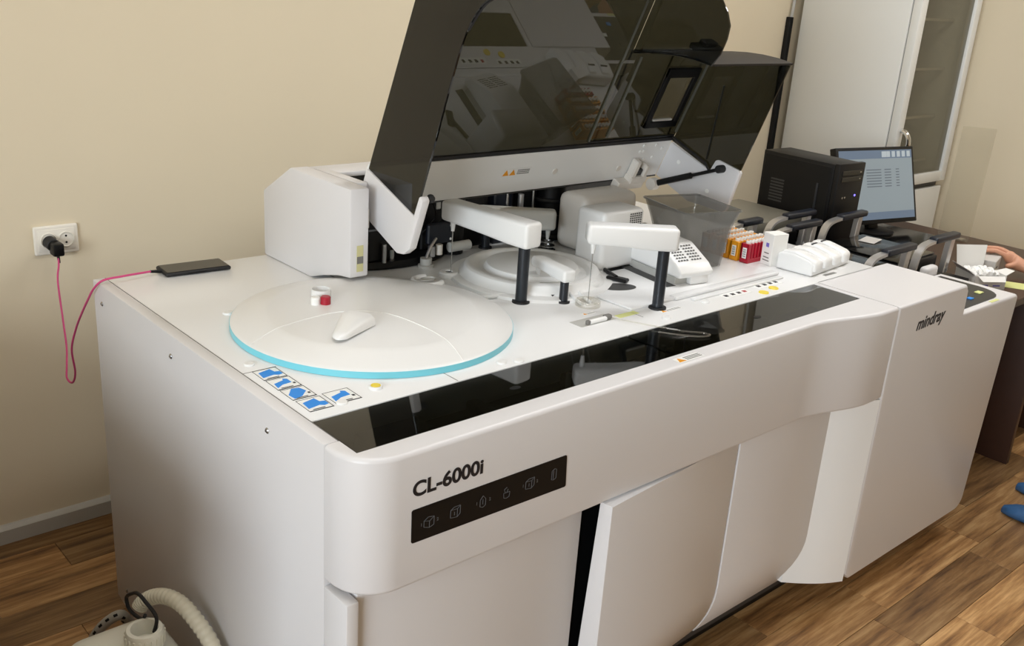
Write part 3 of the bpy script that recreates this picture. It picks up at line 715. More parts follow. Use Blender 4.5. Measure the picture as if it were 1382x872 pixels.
# hinge bracket on the band
t = bmesh.new(); hslab(t, 1.485, 1.605, -.034, -.004, .001, .032, .003); HB = obj('hinge_bracket', t, 'plastic_warm', HD)
t = bmesh.new(); hslab(t, 1.535, 1.556, -.02, .066, .002, .03, .004); hslab(t, 1.582, 1.600, -.02, .05, .002, .034, .004); hslab(t, 1.53, 1.606, -.012, .012, .002, .036, .004); obj('bracket_plate', t, 'plastic_warm', HB)
t = bmesh.new(); hslab(t, 1.557, 1.581, .012, .034, .004, .026, .002); obj('bracket_latch', t, 'dark_grey', HB)
t = bmesh.new(); cyl(t, s0-Vector((.018, 0, 0)), s0+Vector((.010, 0, 0)), .019, n=24, b=.002); obj('bracket_boss', t, 'plastic_warm', HB)
for x, v in ((1.49, .03), (1.56, .085), (1.575, .085), (1.567, .105), (1.63, .06), (1.625, .105), (1.66, .09), (1.59, .055), (1.21, .045)):
    t = bmesh.new(); cyl(t, hw(x, v, .0), hw(x, v, .003), .006 if x not in (1.49, 1.21) else .010, n=16, b=.001); obj('rivet', t, 'white' if x not in (1.49, 1.21) else 'plastic_warm', BD)
for v, w in ((.075, .06), (.06, .20)):
    p = Vector(hw(XRh-.003, v, w)); t = bmesh.new(); cyl(t, p-Vector((.003, 0, 0)), p, .007, n=16, b=.001); obj('rivet', t, 'white', CK)
o_ = hw(1.005, .045, .0006); warn(BD, o_, (1, 0, 0), (0, -math.sin(TH), math.cos(TH)), .105, .024, 3, mat_plate='plastic_white', tri=2)
p = Vector(hw(XLh+.02, .167, .205)); t = bmesh.new(); lathe(t, [(0, -.011), (.006, -.009), (.0105, -.003), (.011, 0), (.0105, .003), (.006, .009), (0, .011)], 18, Matrix.Translation(p+Vector((.012, 0, -.004)))); obj('ball_stud', t, 'rubber', HD)
t = bmesh.new(); tube(t, smooth_path([hw(XLh+.006, .575, .186), hw(XLh+.008, .61, .194), hw(XLh+.008, .645, .209), hw(XLh+.008, .675, .236)], 6), .004, 6); obj('edge_seal', t, 'rubber', HD)

# ---------- grey deck at the back right, sample tray bay
bx('rear_shelf', (1.972, .84, .86), (2.60, 1.15, .90), 'shelf_grey', AN, .003)
bx('shelf_slot', (2.12, .90, .9002), (2.22, .92, .9012), 'black', AN, 0)
bx('tray_bay', (1.972, .205, .10), (2.60, 1.14, .79), 'anthracite', AN, .003)

# ------------------------------------------------------------------ things on the deck
def tray(x0, x1, y0, y1, label, ends=2):
    T = thing('sample_tray', label, 'tray', ((x0+x1)/2, (y0+y1)/2, .79), 'sample trays behind the tower')
    bx('tray_body', (x0+.015, y0+.05, .79), (x1-.01, y1-.01, .845), 'black', T, .004)
    bx('tray_lid', (x0+.02, y0+.06, .8452), (x1-.015, y1-.015, .853), 'black_gloss', T, .002)
    for yy, sg in ((y0, 1), (y1, -1))[:ends]:
        b = bmesh.new(); zt = .932
        wdt = .013
        path = smooth_path([(x0+.012, yy, .80), (x0+.018, yy, .86), (x0+.035, yy, .905), (x0+.07, yy, .924), (x0+.14, yy, .931)], 5)
        R = [[p+Vector((0, -wdt, 0))+Vector((0, 0, -.004)), p+Vector((0, wdt, 0))+Vector((0, 0, -.004)), p+Vector((0, wdt, 0))+Vector((.004, 0, .004)), p+Vector((0, -wdt, 0))+Vector((.004, 0, .004))] for p in path]
        R = []
        for i, p in enumerate(path):
            d = (Vector(path[min(i+1, len(path)-1)])-Vector(path[max(i-1, 0)])).normalized(); nn = Vector((d.z, 0, -d.x))
            R.append([p-Vector((0, wdt, 0))-nn*.005, p+Vector((0, wdt, 0))-nn*.005, p+Vector((0, wdt, 0))+nn*.005, p-Vector((0, wdt, 0))+nn*.005])
        loft(b, R); hd = obj('handle', b, 'alu', T, None, 50)
        bx('grip', (x0+.125, yy-.017, .922), (x1-.005, yy+.017, .945), 'navy', hd, .007, 3)
        b = bmesh.new(); prism(b, [(x1-.075, yy-.011, .80), (x1-.045, yy-.011, .80), (x1-.030, yy-.011, .924), (x1-.060, yy-.011, .924)], (0, .022, 0), .002, 1); obj('bracket', b, 'alu', hd)
        b = bmesh.new(); cyl(b, (x1-.055, yy-.012, .815), (x1-.055, yy-.015, .815), .006, n=12); obj('screw', b, 'steel', hd)
    return T
bx('tray_bay_side', (2.601, .22, .10), (2.738, .72, .79), 'black', AN, .003)
tray(2.10, 2.425, .30, .665, 'black sample tray with navy handles directly behind the white tower')
bx('console_post', (2.36, .206, .79), (2.44, .238, .886), 'paint', AN, .012, 3)
tray(2.435, 2.745, .30, .665, 'black sample tray with navy handles between the tower tray and the cartons')
tray(2.24, 2.56, .775, 1.06, 'black sample tray with navy handle right in front of the black computer case', 1)
tray(1.985, 2.235, .79, 1.06, 'black sample tray with navy handle behind the tube racks under the grey shelf', 1)
# plastic bin
t = bmesh.new()
Mb = Matrix.Translation((1.515, .400, 0)) @ Matrix.Rotation(math.radians(-16), 4, 'Z')
def rect(x0, x1, y0, y1, z, r=.012, n=4):
    P = []
    for cx, cy_, a0 in ((x1-r, y1-r, 0), (x0+r, y1-r, 90), (x0+r, y0+r, 180), (x1-r, y0+r, 270)):
        for k in range(n+1):
            a = math.radians(a0+90*k/n); P.append(Vector((cx+r*math.cos(a), cy_+r*math.sin(a), z)))
    return P
outr = [rect(-.125, -.005, .03, .18, .952), rect(-.165, .0, .005, .195, 1.08), rect(-.182, .008, -.012, .205, 1.128)]
inr = [rect(-.178, .004, -.008, .201, 1.128), rect(-.161, -.004, .009, .191, 1.08), rect(-.121, -.009, .034, .176, .956)]
loft(t, [[Mb @ p for p in r] for r in outr+inr]); BN = obj('plastic_bin', t, 'bin_plastic', None, (1.42, .50, .952), 40)
tag(BN, 'translucent smoke-grey plastic bin standing on the deck below the gas strut', 'bin')
b = bmesh.new(); pr = [Mb @ p for p in rect(-.184, .010, -.014, .207, 1.1285)]; tube(b, pr+[pr[0]], .003, 6); obj('rim', b, 'bin_plastic', BN)
# sample racks with tubes
def rack(name, x0, y0, n, m, label, group, where):
    dx = .0168; w = .030; L = dx*n+.012
    R = thing('tube_rack', label, 'tube rack', (x0+L/2, y0+w/2, H), group)
    b = bmesh.new()
    box(b, (x0, y0, H), (x0+L, y0+w, H+.012), .001, 1)
    for k in range(n+1):
        x = x0+k*dx; box(b, (x, y0, H+.012), (x+.0115 if k in (0, n) else x+.006, y0+w, H+.058), .001, 1)
    box(b, (x0, y0+w-.004, H+.012), (x0+L, y0+w, H+.058), 0)
    box(b, (x0, y0+.005, H+.012), (x0+L, y0+.0065, H+.057), 0)
    obj('rack_body', b, m, R)
    bx('barcode_label', (x0-.0008, y0+.008, H+.014), (x0, y0+.022, H+.046), 'white', R, 0)
    b = bmesh.new()
    for k in range(7): box(b, (x0-.0012, y0+.010, H+.018+.0036*k), (x0-.0008, y0+.020, H+.018+.0036*k+(.0012 if k % 2 else .002)), 0)
    obj('barcode', b, 'text_grey', R)
    for k in range(n):
        tx, ty = x0+.0105+dx*(k+.05)+.002, y0+w/2
        T = thing('sample_tube', 'white-capped sample tube standing in the '+where, 'tube', (tx, ty, H+.013), 'tubes in the '+where)
        if 'tm' not in mesh_cache:
            bb = bmesh.new(); lathe(bb, [(0, 0), (.004, .001), (.005, .004), (.005, .044), (0, .044)], 10)
            me = bpy.data.meshes.new('tube_body'); bb.to_mesh(me); bb.free(); me.materials.append(MATS['plastic_warm']); mesh_cache['tm'] = me
            bb = bmesh.new(); lathe(bb, [(.0076, .036), (.0076, .050), (.007, .052), (.0045, .052), (.0045, .0505), (0, .0505)], 12)
            me = bpy.data.meshes.new('cap'); bb.to_mesh(me); bb.free(); me.materials.append(MATS['card_white']); mesh_cache['tc'] = me
            bb = bmesh.new(); lathe(bb, [(.0043, .0507), (.0043, .0512), (0, .0512)], 10)
            me = bpy.data.meshes.new('cap_center'); bb.to_mesh(me); bb.free(); me.materials.append(MATS['plastic_grey']); mesh_cache['ti'] = me
        for nm, key in (('tube_body', 'tm'), ('cap', 'tc'), ('cap_center', 'ti')):
            c = bpy.data.objects.new(nm, mesh_cache[key]); COL.objects.link(c); c.parent = T
    return R
rack('tube_rack', 1.632, .420, 7, 'red', 'red tube rack in front of the yellow racks on the deck', None, 'red tube rack')
for k, wh in enumerate(('first yellow rack behind the red one', 'second yellow rack behind the red one', 'third yellow rack behind the red one', 'fourth yellow rack behind the red one')):
    rack('tube_rack', 1.628, .456+.0355*k, 8, 'orange', 'tube rack on the deck, the ' + wh, 'yellow tube racks on the deck', wh)
# small upright carton
t = bmesh.new(); box(t, (-.028, -.022, H), (.028, .022, 1.046), .001, 1, Matrix.Translation((1.702, .381, 0)) @ Matrix.Rotation(-.25, 4, 'Z'))
CB = obj('small_carton', t, 'card_white', None, (1.702, .381, H)); tag(CB, 'small upright white carton between the red tube rack and the four-slot dock', 'carton')
Mc = Matrix.Translation((1.702, .381, 0)) @ Matrix.Rotation(-.25, 4, 'Z')
b = bmesh.new(); box(b, (-.0285, -.006, 1.005), (-.028, .006, 1.017), 0, 1, Mc); obj('print', b, 'violet', CB)
for z, w in ((.985, .010), (.972, .012), (.963, .014)):
    b = bmesh.new(); box(b, (-.0285, -w, z), (-.028, w, z+.003), 0, 1, Mc); obj('print', b, 'text_grey', CB)
# four-slot dock
DKx = thing('slot_dock', 'white plastic dock with four rounded ridges beside the small carton', 'dock', (1.80, .30, H))
A, Bq, Cq = Vector((1.650, .325, 0)), Vector((1.688, .238, 0)), Vector((1.935, .262, 0))
xa = (Cq-Bq).normalized(); ya = Vector((-xa.y, xa.x, 0)); Md2 = Matrix.Translation(Bq) @ Matrix((xa, ya, Vector((0, 0, 1)))).transposed().to_4x4()
Ld = (Cq-Bq).length; Dd = .115
t = bmesh.new(); prism(t, [(0, 0, H), (0, 0, .985), (0, .012, .993), (0, .06, 1.004), (0, Dd-.01, 1.002), (0, Dd, .995), (0, Dd, H)], (Ld, 0, 0), .006, 3, Md2); obj('dock_body', t, 'plastic_white', DKx)
for k in range(4):
    x0 = .004+k*(Ld-.006)/4
    t = bmesh.new(); prism(t, [(x0, -.008, .962), (x0, -.006, .990), (x0, .012, 1.000), (x0, .06, 1.012), (x0, Dd-.012, 1.008), (x0, Dd-.006, .98)], ((Ld-.006)/4-.020, 0, 0), .008, 3, Md2); r = obj('ridge', t, 'plastic_white', DKx)
    if k > 1:
        t = bmesh.new(); box(t, (x0+.004, .07, 1.0095), (x0+.034, .076, 1.0125), 0, 1, Md2); obj('mark', t, 'text_black', r)
# caps lying on the carousel cover
def cap(name, x, y, r, h, m, label, hollow=False):
    z = disc_z(math.hypot(x-CX, y-CY))
    t = bmesh.new()
    if hollow: lathe(t, [(0, .003), (r-.003, .003), (r-.002, h), (r, h), (r, 0), (0, 0)], 32, Matrix.Translation((x, y, z)))
    else: lathe(t, [(0, h), (r*.85, h), (r, h*.88), (r, 0), (0, 0)], 28, Matrix.Translation((x, y, z)))
    return tag(obj(name, t, m, None, (x, y, z)), label, 'cap')
cp_ = cap('screw_cap', .345, .685, .0225, .020, 'plastic_white', 'larger translucent white cap lying upturned behind the two small caps', True)
b = bmesh.new(); lathe(b, [(.0226, .004), (.0232, .005), (.0232, .016), (.0226, .017)], 32, Matrix.Translation((.345, .685, disc_z(math.hypot(.345-CX, .685-CY))))); obj('knurl', b, 'plastic_white', cp_)
cap('screw_cap', .308, .648, .0105, .017, 'white', 'small white bottle cap beside the red cap on the carousel cover')
cap('screw_cap', .328, .638, .0115, .018, 'red', 'small dark red bottle cap on the carousel cover')

# phone and charging cable
PH = thing('phone', 'black smartphone lying face up near the back edge of the analyzer', 'phone', (.237, 1.125, H))
Mp = Matrix.Translation((.238, 1.124, 0)) @ Matrix.Rotation(math.radians(-4), 4, 'Z')
t = bmesh.new(); box(t, (-.084, -.039, H+.0005), (.084, .039, H+.011), .005, 3, Mp, lambda e: True); obj('case', t, 'rubber', PH)
t = bmesh.new(); box(t, (-.079, -.035, H+.0111), (.079, .035, H+.0119), .0003, 1, Mp); obj('screen', t, 'black_gloss', PH)
t = bmesh.new(); box(t, (-.03, -.0396, H+.004), (.02, -.039, H+.007), 0, 1, Mp); obj('side_button', t, 'black', PH)
CH = thing('charger', 'black phone charger plugged into the left outlet of the wall socket', 'charger', (.062, 1.66, .9))
t = bmesh.new(); cyl(t, (.058, 1.674, .913), (.060, 1.640, .909), .018, n=24, b=.002); obj('plug_body', t, 'rubber', CH)
t = bmesh.new(); box(t, (.048, 1.605, .885), (.078, 1.645, .921), .005, 2); obj('adapter', t, 'black', CH)
t = bmesh.new()
P = [(.0635, 1.622, .886), (.060, 1.612, .86), (.05, 1.6, .816), (.045, 1.57, .716), (.033, 1.52, .65), (.014, 1.47, .615), (.004, 1.445, .588), (.010, 1.42, .583), (.013, 1.4, .62), (0, 1.37, .699), (.002, 1.33, .767), (-.004, 1.26, .83), (-.010, 1.18, .896), (-.011, 1.13, .938), (.006, 1.112, .961), (.05, 1.107, .966), (.10, 1.114, .965), (.13, 1.124, .962), (.151, 1.130, .957)]
tube(t, smooth_path(P, 10), .0027, 8)
CA = tag(obj('charging_cable', t, 'magenta', None, (.06, 1.6, .88)), 'pink charging cable hanging in a loop from the wall charger to the phone', 'cable')
t = bmesh.new(); cyl(t, (.0635, 1.622, .888), (.0638, 1.617, .864), .0045, .0035, 12); obj('plug', t, 'black', CA)
t = bmesh.new(); cyl(t, (.125, 1.1225, .9625), (.154, 1.130, .957), .0035, .005, 12); obj('plug', t, 'black', CA)

# wall socket
SK = thing('wall_socket', 'cream double power socket on the wall above the phone cable', 'socket', (.08, YB, .91))
bx('plate', (.02, YB-.012, .872), (.142, YB, .957), 'socket', SK, .006, 3)
bx('inner_frame', (.030, YB-.0145, .884), (.132, YB-.011, .946), 'socket', SK, .002, 2)
for x in (.058, .106):
    t = bmesh.new(); lathe(t, [(.0225, .0), (.0225, .004), (.0205, .0045), (.0192, .0012), (0, .0012)], 32, Matrix.Translation((x, YB-.014, .915)) @ Matrix.Rotation(PI/2, 4, 'X')); r = obj('outlet', t, 'socket', SK)
    for dz in (-.0095, .0095):
        t = bmesh.new(); cyl(t, (x, YB-.0151, .915+dz), (x, YB-.0158, .915+dz), .003, n=12); obj('pin_hole', t, 'black', r)

# jerrycan with its hoses
CN = thing('jerrycan', 'white plastic waste canister on the floor against the side panel', 'canister', (-.16, .60, 0))
t = bmesh.new()
rg = []
for z, s in ((0, .9), (.012, 1), (.24, 1), (.265, .96), (.285, .85), (.297, .68), (.303, .45), (.305, .3)):
    rg.append(rect(-.178-.115*s, -.178+.115*s, .59-.15*s, .59+.15*s, z, .05*s, 5))
loft(t, rg); obj('body', t, 'can', CN, None, 50)
NX, NY, NZ = -.14, .60, .298
t = bmesh.new(); pr = [(.030, NZ), (.038, NZ+.004), (.040, NZ+.01), (.040, NZ+.040), (.037, NZ+.046), (.029, NZ+.047), (.027, NZ+.040), (.026, NZ+.012), (0, NZ+.012)]
lathe(t, pr, 40, Matrix.Translation((NX, NY, 0))); cn = obj('neck_ring', t, 'can', CN)
for k in range(20):
    a = 2*PI*k/20; t = bmesh.new(); box(t, (.0395, -.003, NZ+.012), (.0425, .003, NZ+.038), .001, 1, Matrix.Translation((NX, NY, 0)) @ Matrix.Rotation(a, 4, 'Z')); obj('neck_rib', t, 'can', cn)
def ribbed(path, r, pitch=3, amp=.12):
    t = bmesh.new(); tube(t, path, r, 16, lambda i: r*(1+amp*(1 if (i//pitch) % 2 else -.3))); return t
hp = smooth_path([(-.108, .712, .316), (-.10, .708, .330), (-.085, .69, .348), (-.07, .655, .364), (-.055, .61, .366), (-.045, .56, .350), (-.036, .51, .32), (-.033, .46, .27), (-.033, .40, .16), (-.033, .36, .018)], 16)
tag(obj('drain_hose', ribbed(hp, .0165, 2, .09), 'hose_cream', None, (-.08, .31, 0)), 'cream corrugated hose arching over the canister beside the side panel', 'hose')
gp = smooth_path([(.04, 1.05, .0142), (-.005, 1.03, .0155), (-.032, 1.005, .07), (-.06, .985, .115), (-.10, 1.00, .09), (-.13, 1.02, .03), (-.14, 1.00, .017), (-.15, .92, .016)], 14)
t = bmesh.new(); tube(t, gp, .013, 14); GH = tag(obj('waste_hose', t, 'hose_grey', None, (-.1, 1.0, 0)), 'grey hose with black dashes curling out from under the analyzer onto the floor', 'hose')
for k in range(4, len(gp)-6, 5):
    p0, p1 = Vector(gp[k]), Vector(gp[k+1]); d = (p1-p0).normalized(); out = Vector((-.6, -.5, .55)); out = (out-d*out.dot(d)).normalized()
    t = bmesh.new(); cyl(t, p0+out*.0105, p0+out*.0105+d*.010, .0042, n=8); obj('dash', t, 'black', GH)
lp_ = smooth_path([(-.12, .600, .325), (-.112, .603, .358), (-.125, .628, .391), (-.125, .665, .388), (-.125, .695, .372), (-.125, .737, .338), (-.125, .728, .313), (-.125, .685, .318), (-.125, .645, .334), (-.125, .632, .352)], 8)
t = bmesh.new(); tube(t, lp_, .0042, 8); tag(obj('sensor_cable', t, 'rubber', None, (-.12, .62, .33)), 'dark looped cable rising out of the canister neck', 'cable')

# ------------------------------------------------------------------ computer, monitor, table
TB = thing('table', 'dark brown wooden table at the right end of the analyzer', 'table', (3.2, .55, 0))
t = bmesh.new(); prism(t, [(2.64, .055, .722), (3.58, .055, .722), (3.58, 1.25, .722), (2.775, 1.25, .722), (2.775, .215, .722), (2.64, .215, .722)], (0, 0, .028), .002, 1); obj('tabletop', t, 'table_wood', TB)
bx('end_panel', (3.10, .06, 0), (3.125, .8, .7215), 'table_wood', TB, .001)
bx('end_panel', (3.53, .06, 0), (3.555, 1.2, .7215), 'table_wood', TB, .001)
bx('back_panel', (3.126, 1.18, .2), (3.529, 1.20, .7215), 'table_wood', TB, 0)
bx('end_panel', (2.78, .9, 0), (2.80, 1.24, .7215), 'table_wood', TB, .001)
# black shelf that carries the computer
SH = thing('side_stand', 'black stand under the computer case and behind the sample trays', 'stand', (2.66, .93, 0))
bx('stand_top', (2.605, .725, .79), (2.765, 1.14, .80), 'black', SH, .002)
for x, y in ((2.62, 1.12), (2.75, 1.12), (2.75, .745), (2.62, .745)):
    bx('leg', (x-.01, y-.01, 0), (x+.01, y+.01, .7898), 'black', SH, .001)
PC = thing('computer_case', 'black tower computer case with side vents behind the sample trays', 'computer', (2.69, .9, .80))
Mpc = Matrix.Translation((2.618, .735, 0)) @ Matrix.Rotation(math.radians(-4), 4, 'Z')
t = bmesh.new(); box(t, (0, .02, .8005), (.165, .355, 1.112), .003, 2, Mpc); obj('chassis', t, 'black', PC)
t = bmesh.new(); box(t, (-.001, -.004, .8005), (.166, .019, 1.116), .004, 2, Mpc); FP = obj('front_bezel', t, 'black', PC)
t = bmesh.new(); box(t, (-.004, .03, .81), (-.0005, .345, 1.10), .003, 1, Mpc); SPn = obj('side_panel', t, 'black', PC)
t = bmesh.new(); box(t, (-.007, .075, .86), (-.0041, .085, 1.03), .002, 2, Mpc); obj('handle_rib', t, 'anthracite', SPn)
t = bmesh.new()
for k in range(8): box(t, (-.0052, .235, .92+.012*k), (-.0041, .30, .926+.012*k), 0, 1, Mpc)
obj('side_vents', t, 'dark_grey', SPn)
for z in (1.06, 1.085):
    t = bmesh.new(); box(t, (.02, -.0065, z-.014), (.15, -.0041, z+.004), .001, 1, Mpc); d = obj('drive_bay', t, 'black_gloss', FP)
    t = bmesh.new(); box(t, (.13, -.0075, z-.006), (.14, -.0066, z-.002), 0, 1, Mpc); obj('eject_button', t, 'steel', d)
for x in (.045, .06):
    t = bmesh.new(); cyl(t, Mpc @ Vector((x, -.0041, .985)), Mpc @ Vector((x, -.0055, .985)), .004, n=12); obj('jack', t, 'steel', FP)
t = bmesh.new(); cyl(t, Mpc @ Vector((.125, -.0041, .99)), Mpc @ Vector((.125, -.0055, .99)), .004, n=12); obj('power_led', t, 'led_blue', FP)
for z in (.83, 1.06):
    t = bmesh.new(); cyl(t, Mpc @ Vector((.03, .355, z)), Mpc @ Vector((.03, .372, z)), .006, n=10); obj('thumb_screw', t, 'black', PC)
t = bmesh.new(); prism(t, [(2.971, .923, .7503), (2.99, 1.12, .7503), (3.40, 1.10, .7503), (3.435, .684, .7503), (2.947, .589, .7503)], (0, 0, .004), .001, 1); tag(obj('desk_mat', t, 'black_gloss', None, (3.2, .85, .7503)), 'glossy black mat on the table under the monitor', 'mat')
# monitor
MO = thing('monitor', 'black flat monitor showing a pale blue software screen', 'monitor', (3.2, .98, .75))
TL, TR = Vector((3.013, .991, 1.11)), Vector((3.468, .882, 1.11)); ux = (TR-TL).normalized(); nn = Vector((ux.y, -ux.x, 0)); ti = math.radians(18)
uy = -(nn*math.sin(ti)+Vector((0, 0, -math.cos(ti)))); uz = ux.cross(uy); hM = .33; wM = (TR-TL).length
Mm = Matrix.Translation(TL - uy*hM) @ Matrix((ux, uy, uz)).transposed().to_4x4()
t = bmesh.new(); box(t, (0, 0, -.035), (wM, hM, 0), .004, 2, Mm); obj('bezel', t, 'black', MO)
t = bmesh.new(); box(t, (.014, .018, .0002), (wM-.014, hM-.014, .0012), 0, 1, Mm); SCR = obj('screen', t, 'screen', MO)
def ui(x0, y0, x1, y1, m, nm='interface'): 
    t = bmesh.new(); box(t, (x0, y0, .0013), (x1, y1, .0017), 0, 1, Mm); obj(nm, t, m, SCR)
ui(.014, hM-.05, wM-.014, hM-.014, 'screen_bar', 'title_bar'); ui(.014, .018, wM-.014, .05, 'screen_bar', 'task_bar')
for k in range(6):
    t = bmesh.new(); x = wM-.20+.031*k; box(t, (x, hM-.045, .0018), (x+(.03 if k == 0 else .02), hM-.02, .0022), .0, 1, Mm); obj('screen_icon', t, 'screen_icon', SCR)
for k in range(7):
    y = hM-.10-.012*k
    for a, b_ in ((.17, .26), (.28, .32), (.35, .37)): ui(a, y, b_, y+.004, 'screen_text', 'text_row')
t = bmesh.new(); box(t, (wM/2-.03, -.022, -.06), (wM/2+.03, .15, -.036), .004, 2, Mm); obj('stand_neck', t, 'black', MO)
t = bmesh.new(); lathe(t, [(0, .755), (.10, .755), (.10, .760), (.04, .769), (0, .770)], 32, Matrix.Translation((Mm @ Vector((wM/2, 0, -.05))).xy.to_3d())); obj('stand_base', t, 'black', MO)
t = bmesh.new(); box(t, (-.05, -.03, .8535), (.045, .03, .8565), .001, 1, Matrix.Translation((2.66, .58, 0)) @ Matrix.Rotation(.2, 4, 'Z'))
tag(obj('grey_card', t, 'card_grey', None, (2.66, .58, .8532)), 'grey card lying on the tray lid below the monitor', 'card')

# unseen cabinet added left of the picture to shade the side panel and corner
SC_ = thing('shade_cabinet', 'dark brown cabinet added out of view to shade the side panel of the analyzer', 'cabinet', (-.92, .85, 0))
bx('body', (-1.2, .05, .06), (-.68, 1.64, .86), 'table_wood', SC_, .003)
bx('plinth', (-1.18, .07, 0), (-.72, 1.62, .0595), 'black', SC_, 0)
bx('top', (-1.22, .03, .8605), (-.65, 1.66, .89), 'table_wood', SC_, .003)
for k in range(3):
    y = .06+.525*k; d = bx('door', (-.6795, y+.003, .07), (-.662, y+.519, .85), 'table_wood', SC_, .002)
    bx('handle', (-.6615, y+.46, .5), (-.645, y+.475, .64), 'alu', d, .003)
# fridge
FR = thing('display_fridge', 'tall white glass-door laboratory fridge in the corner by the wall', 'fridge', (3.91, 1.34, 0))
fx0, fx1, fy0, fy1 = 3.612, 4.21, 1.085, 1.64
bx('cabinet_side', (fx0, fy0, .03), (fx0+.03, fy1, 2.05), 'fridge', FR, .004)
bx('cabinet_side', (fx1-.03, fy0, .03), (fx1, fy1, 2.05), 'fridge', FR, .004)
bx('cabinet_back', (fx0+.03, fy1-.03, .03), (fx1-.03, fy1, 2.05), 'fridge_in', FR, 0)
bx('cabinet_top', (fx0+.03, fy0, 2.0), (fx1-.03, fy1-.03, 2.05), 'fridge', FR, 0)
bx('cabinet_base', (fx0+.03, fy0, .03), (fx1-.03, fy1-.03, .82), 'fridge', FR, 0)
for z in (.95, 1.17, 1.40, 1.63, 1.85):
    b = bmesh.new(); box(b, (fx0+.031, fy0+.06, z), (fx1-.031, fy0+.065, z+.012), 0)
    for k in range(14): box(b, (fx0+.04+.04*k, fy0+.06, z+.004), (fx0+.043+.04*k, fy1-.035, z+.008), 0)
    obj('shelf', b, 'fridge', FR)
dz0, dz1 = .865, 2.04
t = bmesh.new()
for a, c in (((fx0+.002, dz0), (fx0+.06, dz1)), ((fx1-.055, dz0), (fx1-.002, dz1)), ((fx0+.06, dz0), (fx1-.055, dz0+.05)), ((fx0+.06, dz1-.06), (fx1-.055, dz1))):
    box(t, (a[0], fy0-.045, a[1]), (c[0], fy0-.004, c[1]), .004, 2)
DR = obj('door', t, 'fridge', FR)
bx('door_glass', (fx0+.061, fy0-.03, dz0+.051), (fx1-.056, fy0-.024, dz1-.061), 'fridge_glass', DR, 0)
bx('door_seal', (fx0+.01, fy0-.004, dz0), (fx0+.02, fy0-.0001, dz1), 'dark_grey', DR, 0)
t = bmesh.new(); pts = [(fx0+.035+.0*math.cos(a), fy0-.047-.045*math.sin(a), 1.09+.055*math.cos(a)) for a in [PI*k/14 for k in range(15)]]; tube(t, pts, .011, 10); obj('handle', t, 'chrome', DR)
bx('lower_panel', (fx0+.002, fy0-.035, .1), (fx1-.002, fy0-.004, .835), 'fridge', FR, .006)
bx('panel_groove', (fx0+.02, fy0-.012, .836), (fx1-.02, fy0-.001, .862), 'dark_grey', FR, 0)
for x, y in ((fx0+.04, fy0+.05), (fx1-.04, fy0+.05), (fx0+.04, fy1-.05), (fx1-.04, fy1-.05)):
    cy('foot', (x, y, 0), (x, y, .03), .02, 'black', FR)
t = bmesh.new(); box(t, (fx0-.055, YB-.022, .05), (fx0-.02, YB-.001, 1.60), .003); tag(obj('wall_duct', t, 'black', None, (fx0-.04, YB-.01, .05)), 'black vertical cable duct on the wall beside the fridge', 'duct')
t = bmesh.new(); tube(t, smooth_path([(fx0-.028, YB-.012, 1.60), (fx0-.028, YB-.015, 1.66), (fx0-.02, YB-.015, 1.9), (fx0-.02, YB-.012, 2.3)], 6), .008, 8)
tag(obj('wall_pipe', t, 'plastic_grey', None, (fx0-.028, YB-.01, 1.6)), 'pale pipe rising along the wall above the black duct', 'pipe')
# acrylic sheet leaning at the right wall
AC = thing('acrylic_screen', 'clear acrylic screen standing on the table before the right wall', 'screen', (3.45, .61, .75))
b = bmesh.new()
A0, A1 = Vector((3.45, .683, .75)), Vector((3.45, .545, .75)); up = Vector((.0, -.012, .48))
n_ = Vector((.004, -.001, 0)); prism(b, [A0, A1, A1+up*1.02, A0+up], n_); obj('sheet', b, 'clear_plastic', AC)
b = bmesh.new(); cc = (A0+A1)/2; prism(b, [A0+Vector((-.02, -.02, 0)), A1+Vector((-.02, .02, 0)), A1+Vector((.025, .02, 0)), A0+Vector((.025, -.02, 0))], (0, 0, .012), .002, 1); obj('foot', b, 'clear_plastic', AC)

# cartons on the table
OB = thing('open_carton', 'white open carton with raised flap and crumpled paper on the table', 'carton', (2.85, .23, .75))
Mo = Matrix.Translation((2.752, .205, .7502)) @ Matrix.Rotation(math.radians(-32), 4, 'Z') @ Matrix.Diagonal((.95, .7, 1, 1))
th = .002
for nm, a, c in (('side', (0, 0, 0), (.13, th, .05)), ('side', (0, .17, 0), (.13, .17+th, .05)), ('side', (0, 0, 0), (th, .17, .05)), ('side', (.13, 0, 0), (.13+th, .17, .05)), ('bottom', (0, 0, 0), (.13, .17, th))):
    b = bmesh.new(); box(b, a, c, 0, 1, Mo); obj(nm, b, 'card_white', OB)
b = bmesh.new(); prism(b, [Mo @ Vector(p) for p in ((.002, .172, .05), (.115, .172, .05), (.120, .185, .132), (-.012, .185, .132))], Mo.to_3x3() @ Vector((0, .002, 0))); obj('flap', b, 'card_white', OB)
b = bmesh.new(); prism(b, [Mo @ Vector(p) for p in ((0, .01, .05), (0, .165, .05), (-.03, .16, .075), (-.03, .015, .07))], Mo.to_3x3() @ Vector((.002, 0, 0))); obj('flap', b, 'card_grey', OB)
b = bmesh.new(); prism(b, [Mo @ Vector(p) for p in ((.13, .005, .05), (.13, .10, .05), (.17, .09, .062), (.17, .02, .066))], Mo.to_3x3() @ Vector((0, 0, .002))); obj('flap', b, 'card_white', OB)
b = bmesh.new(); prism(b, [Mo @ Vector(p) for p in ((.01, 0, .05), (.125, 0, .05), (.115, -.03, .035), (.02, -.03, .035))], Mo.to_3x3() @ Vector((0, .002, 0))); obj('flap', b, 'card_white', OB)
b = bmesh.new()
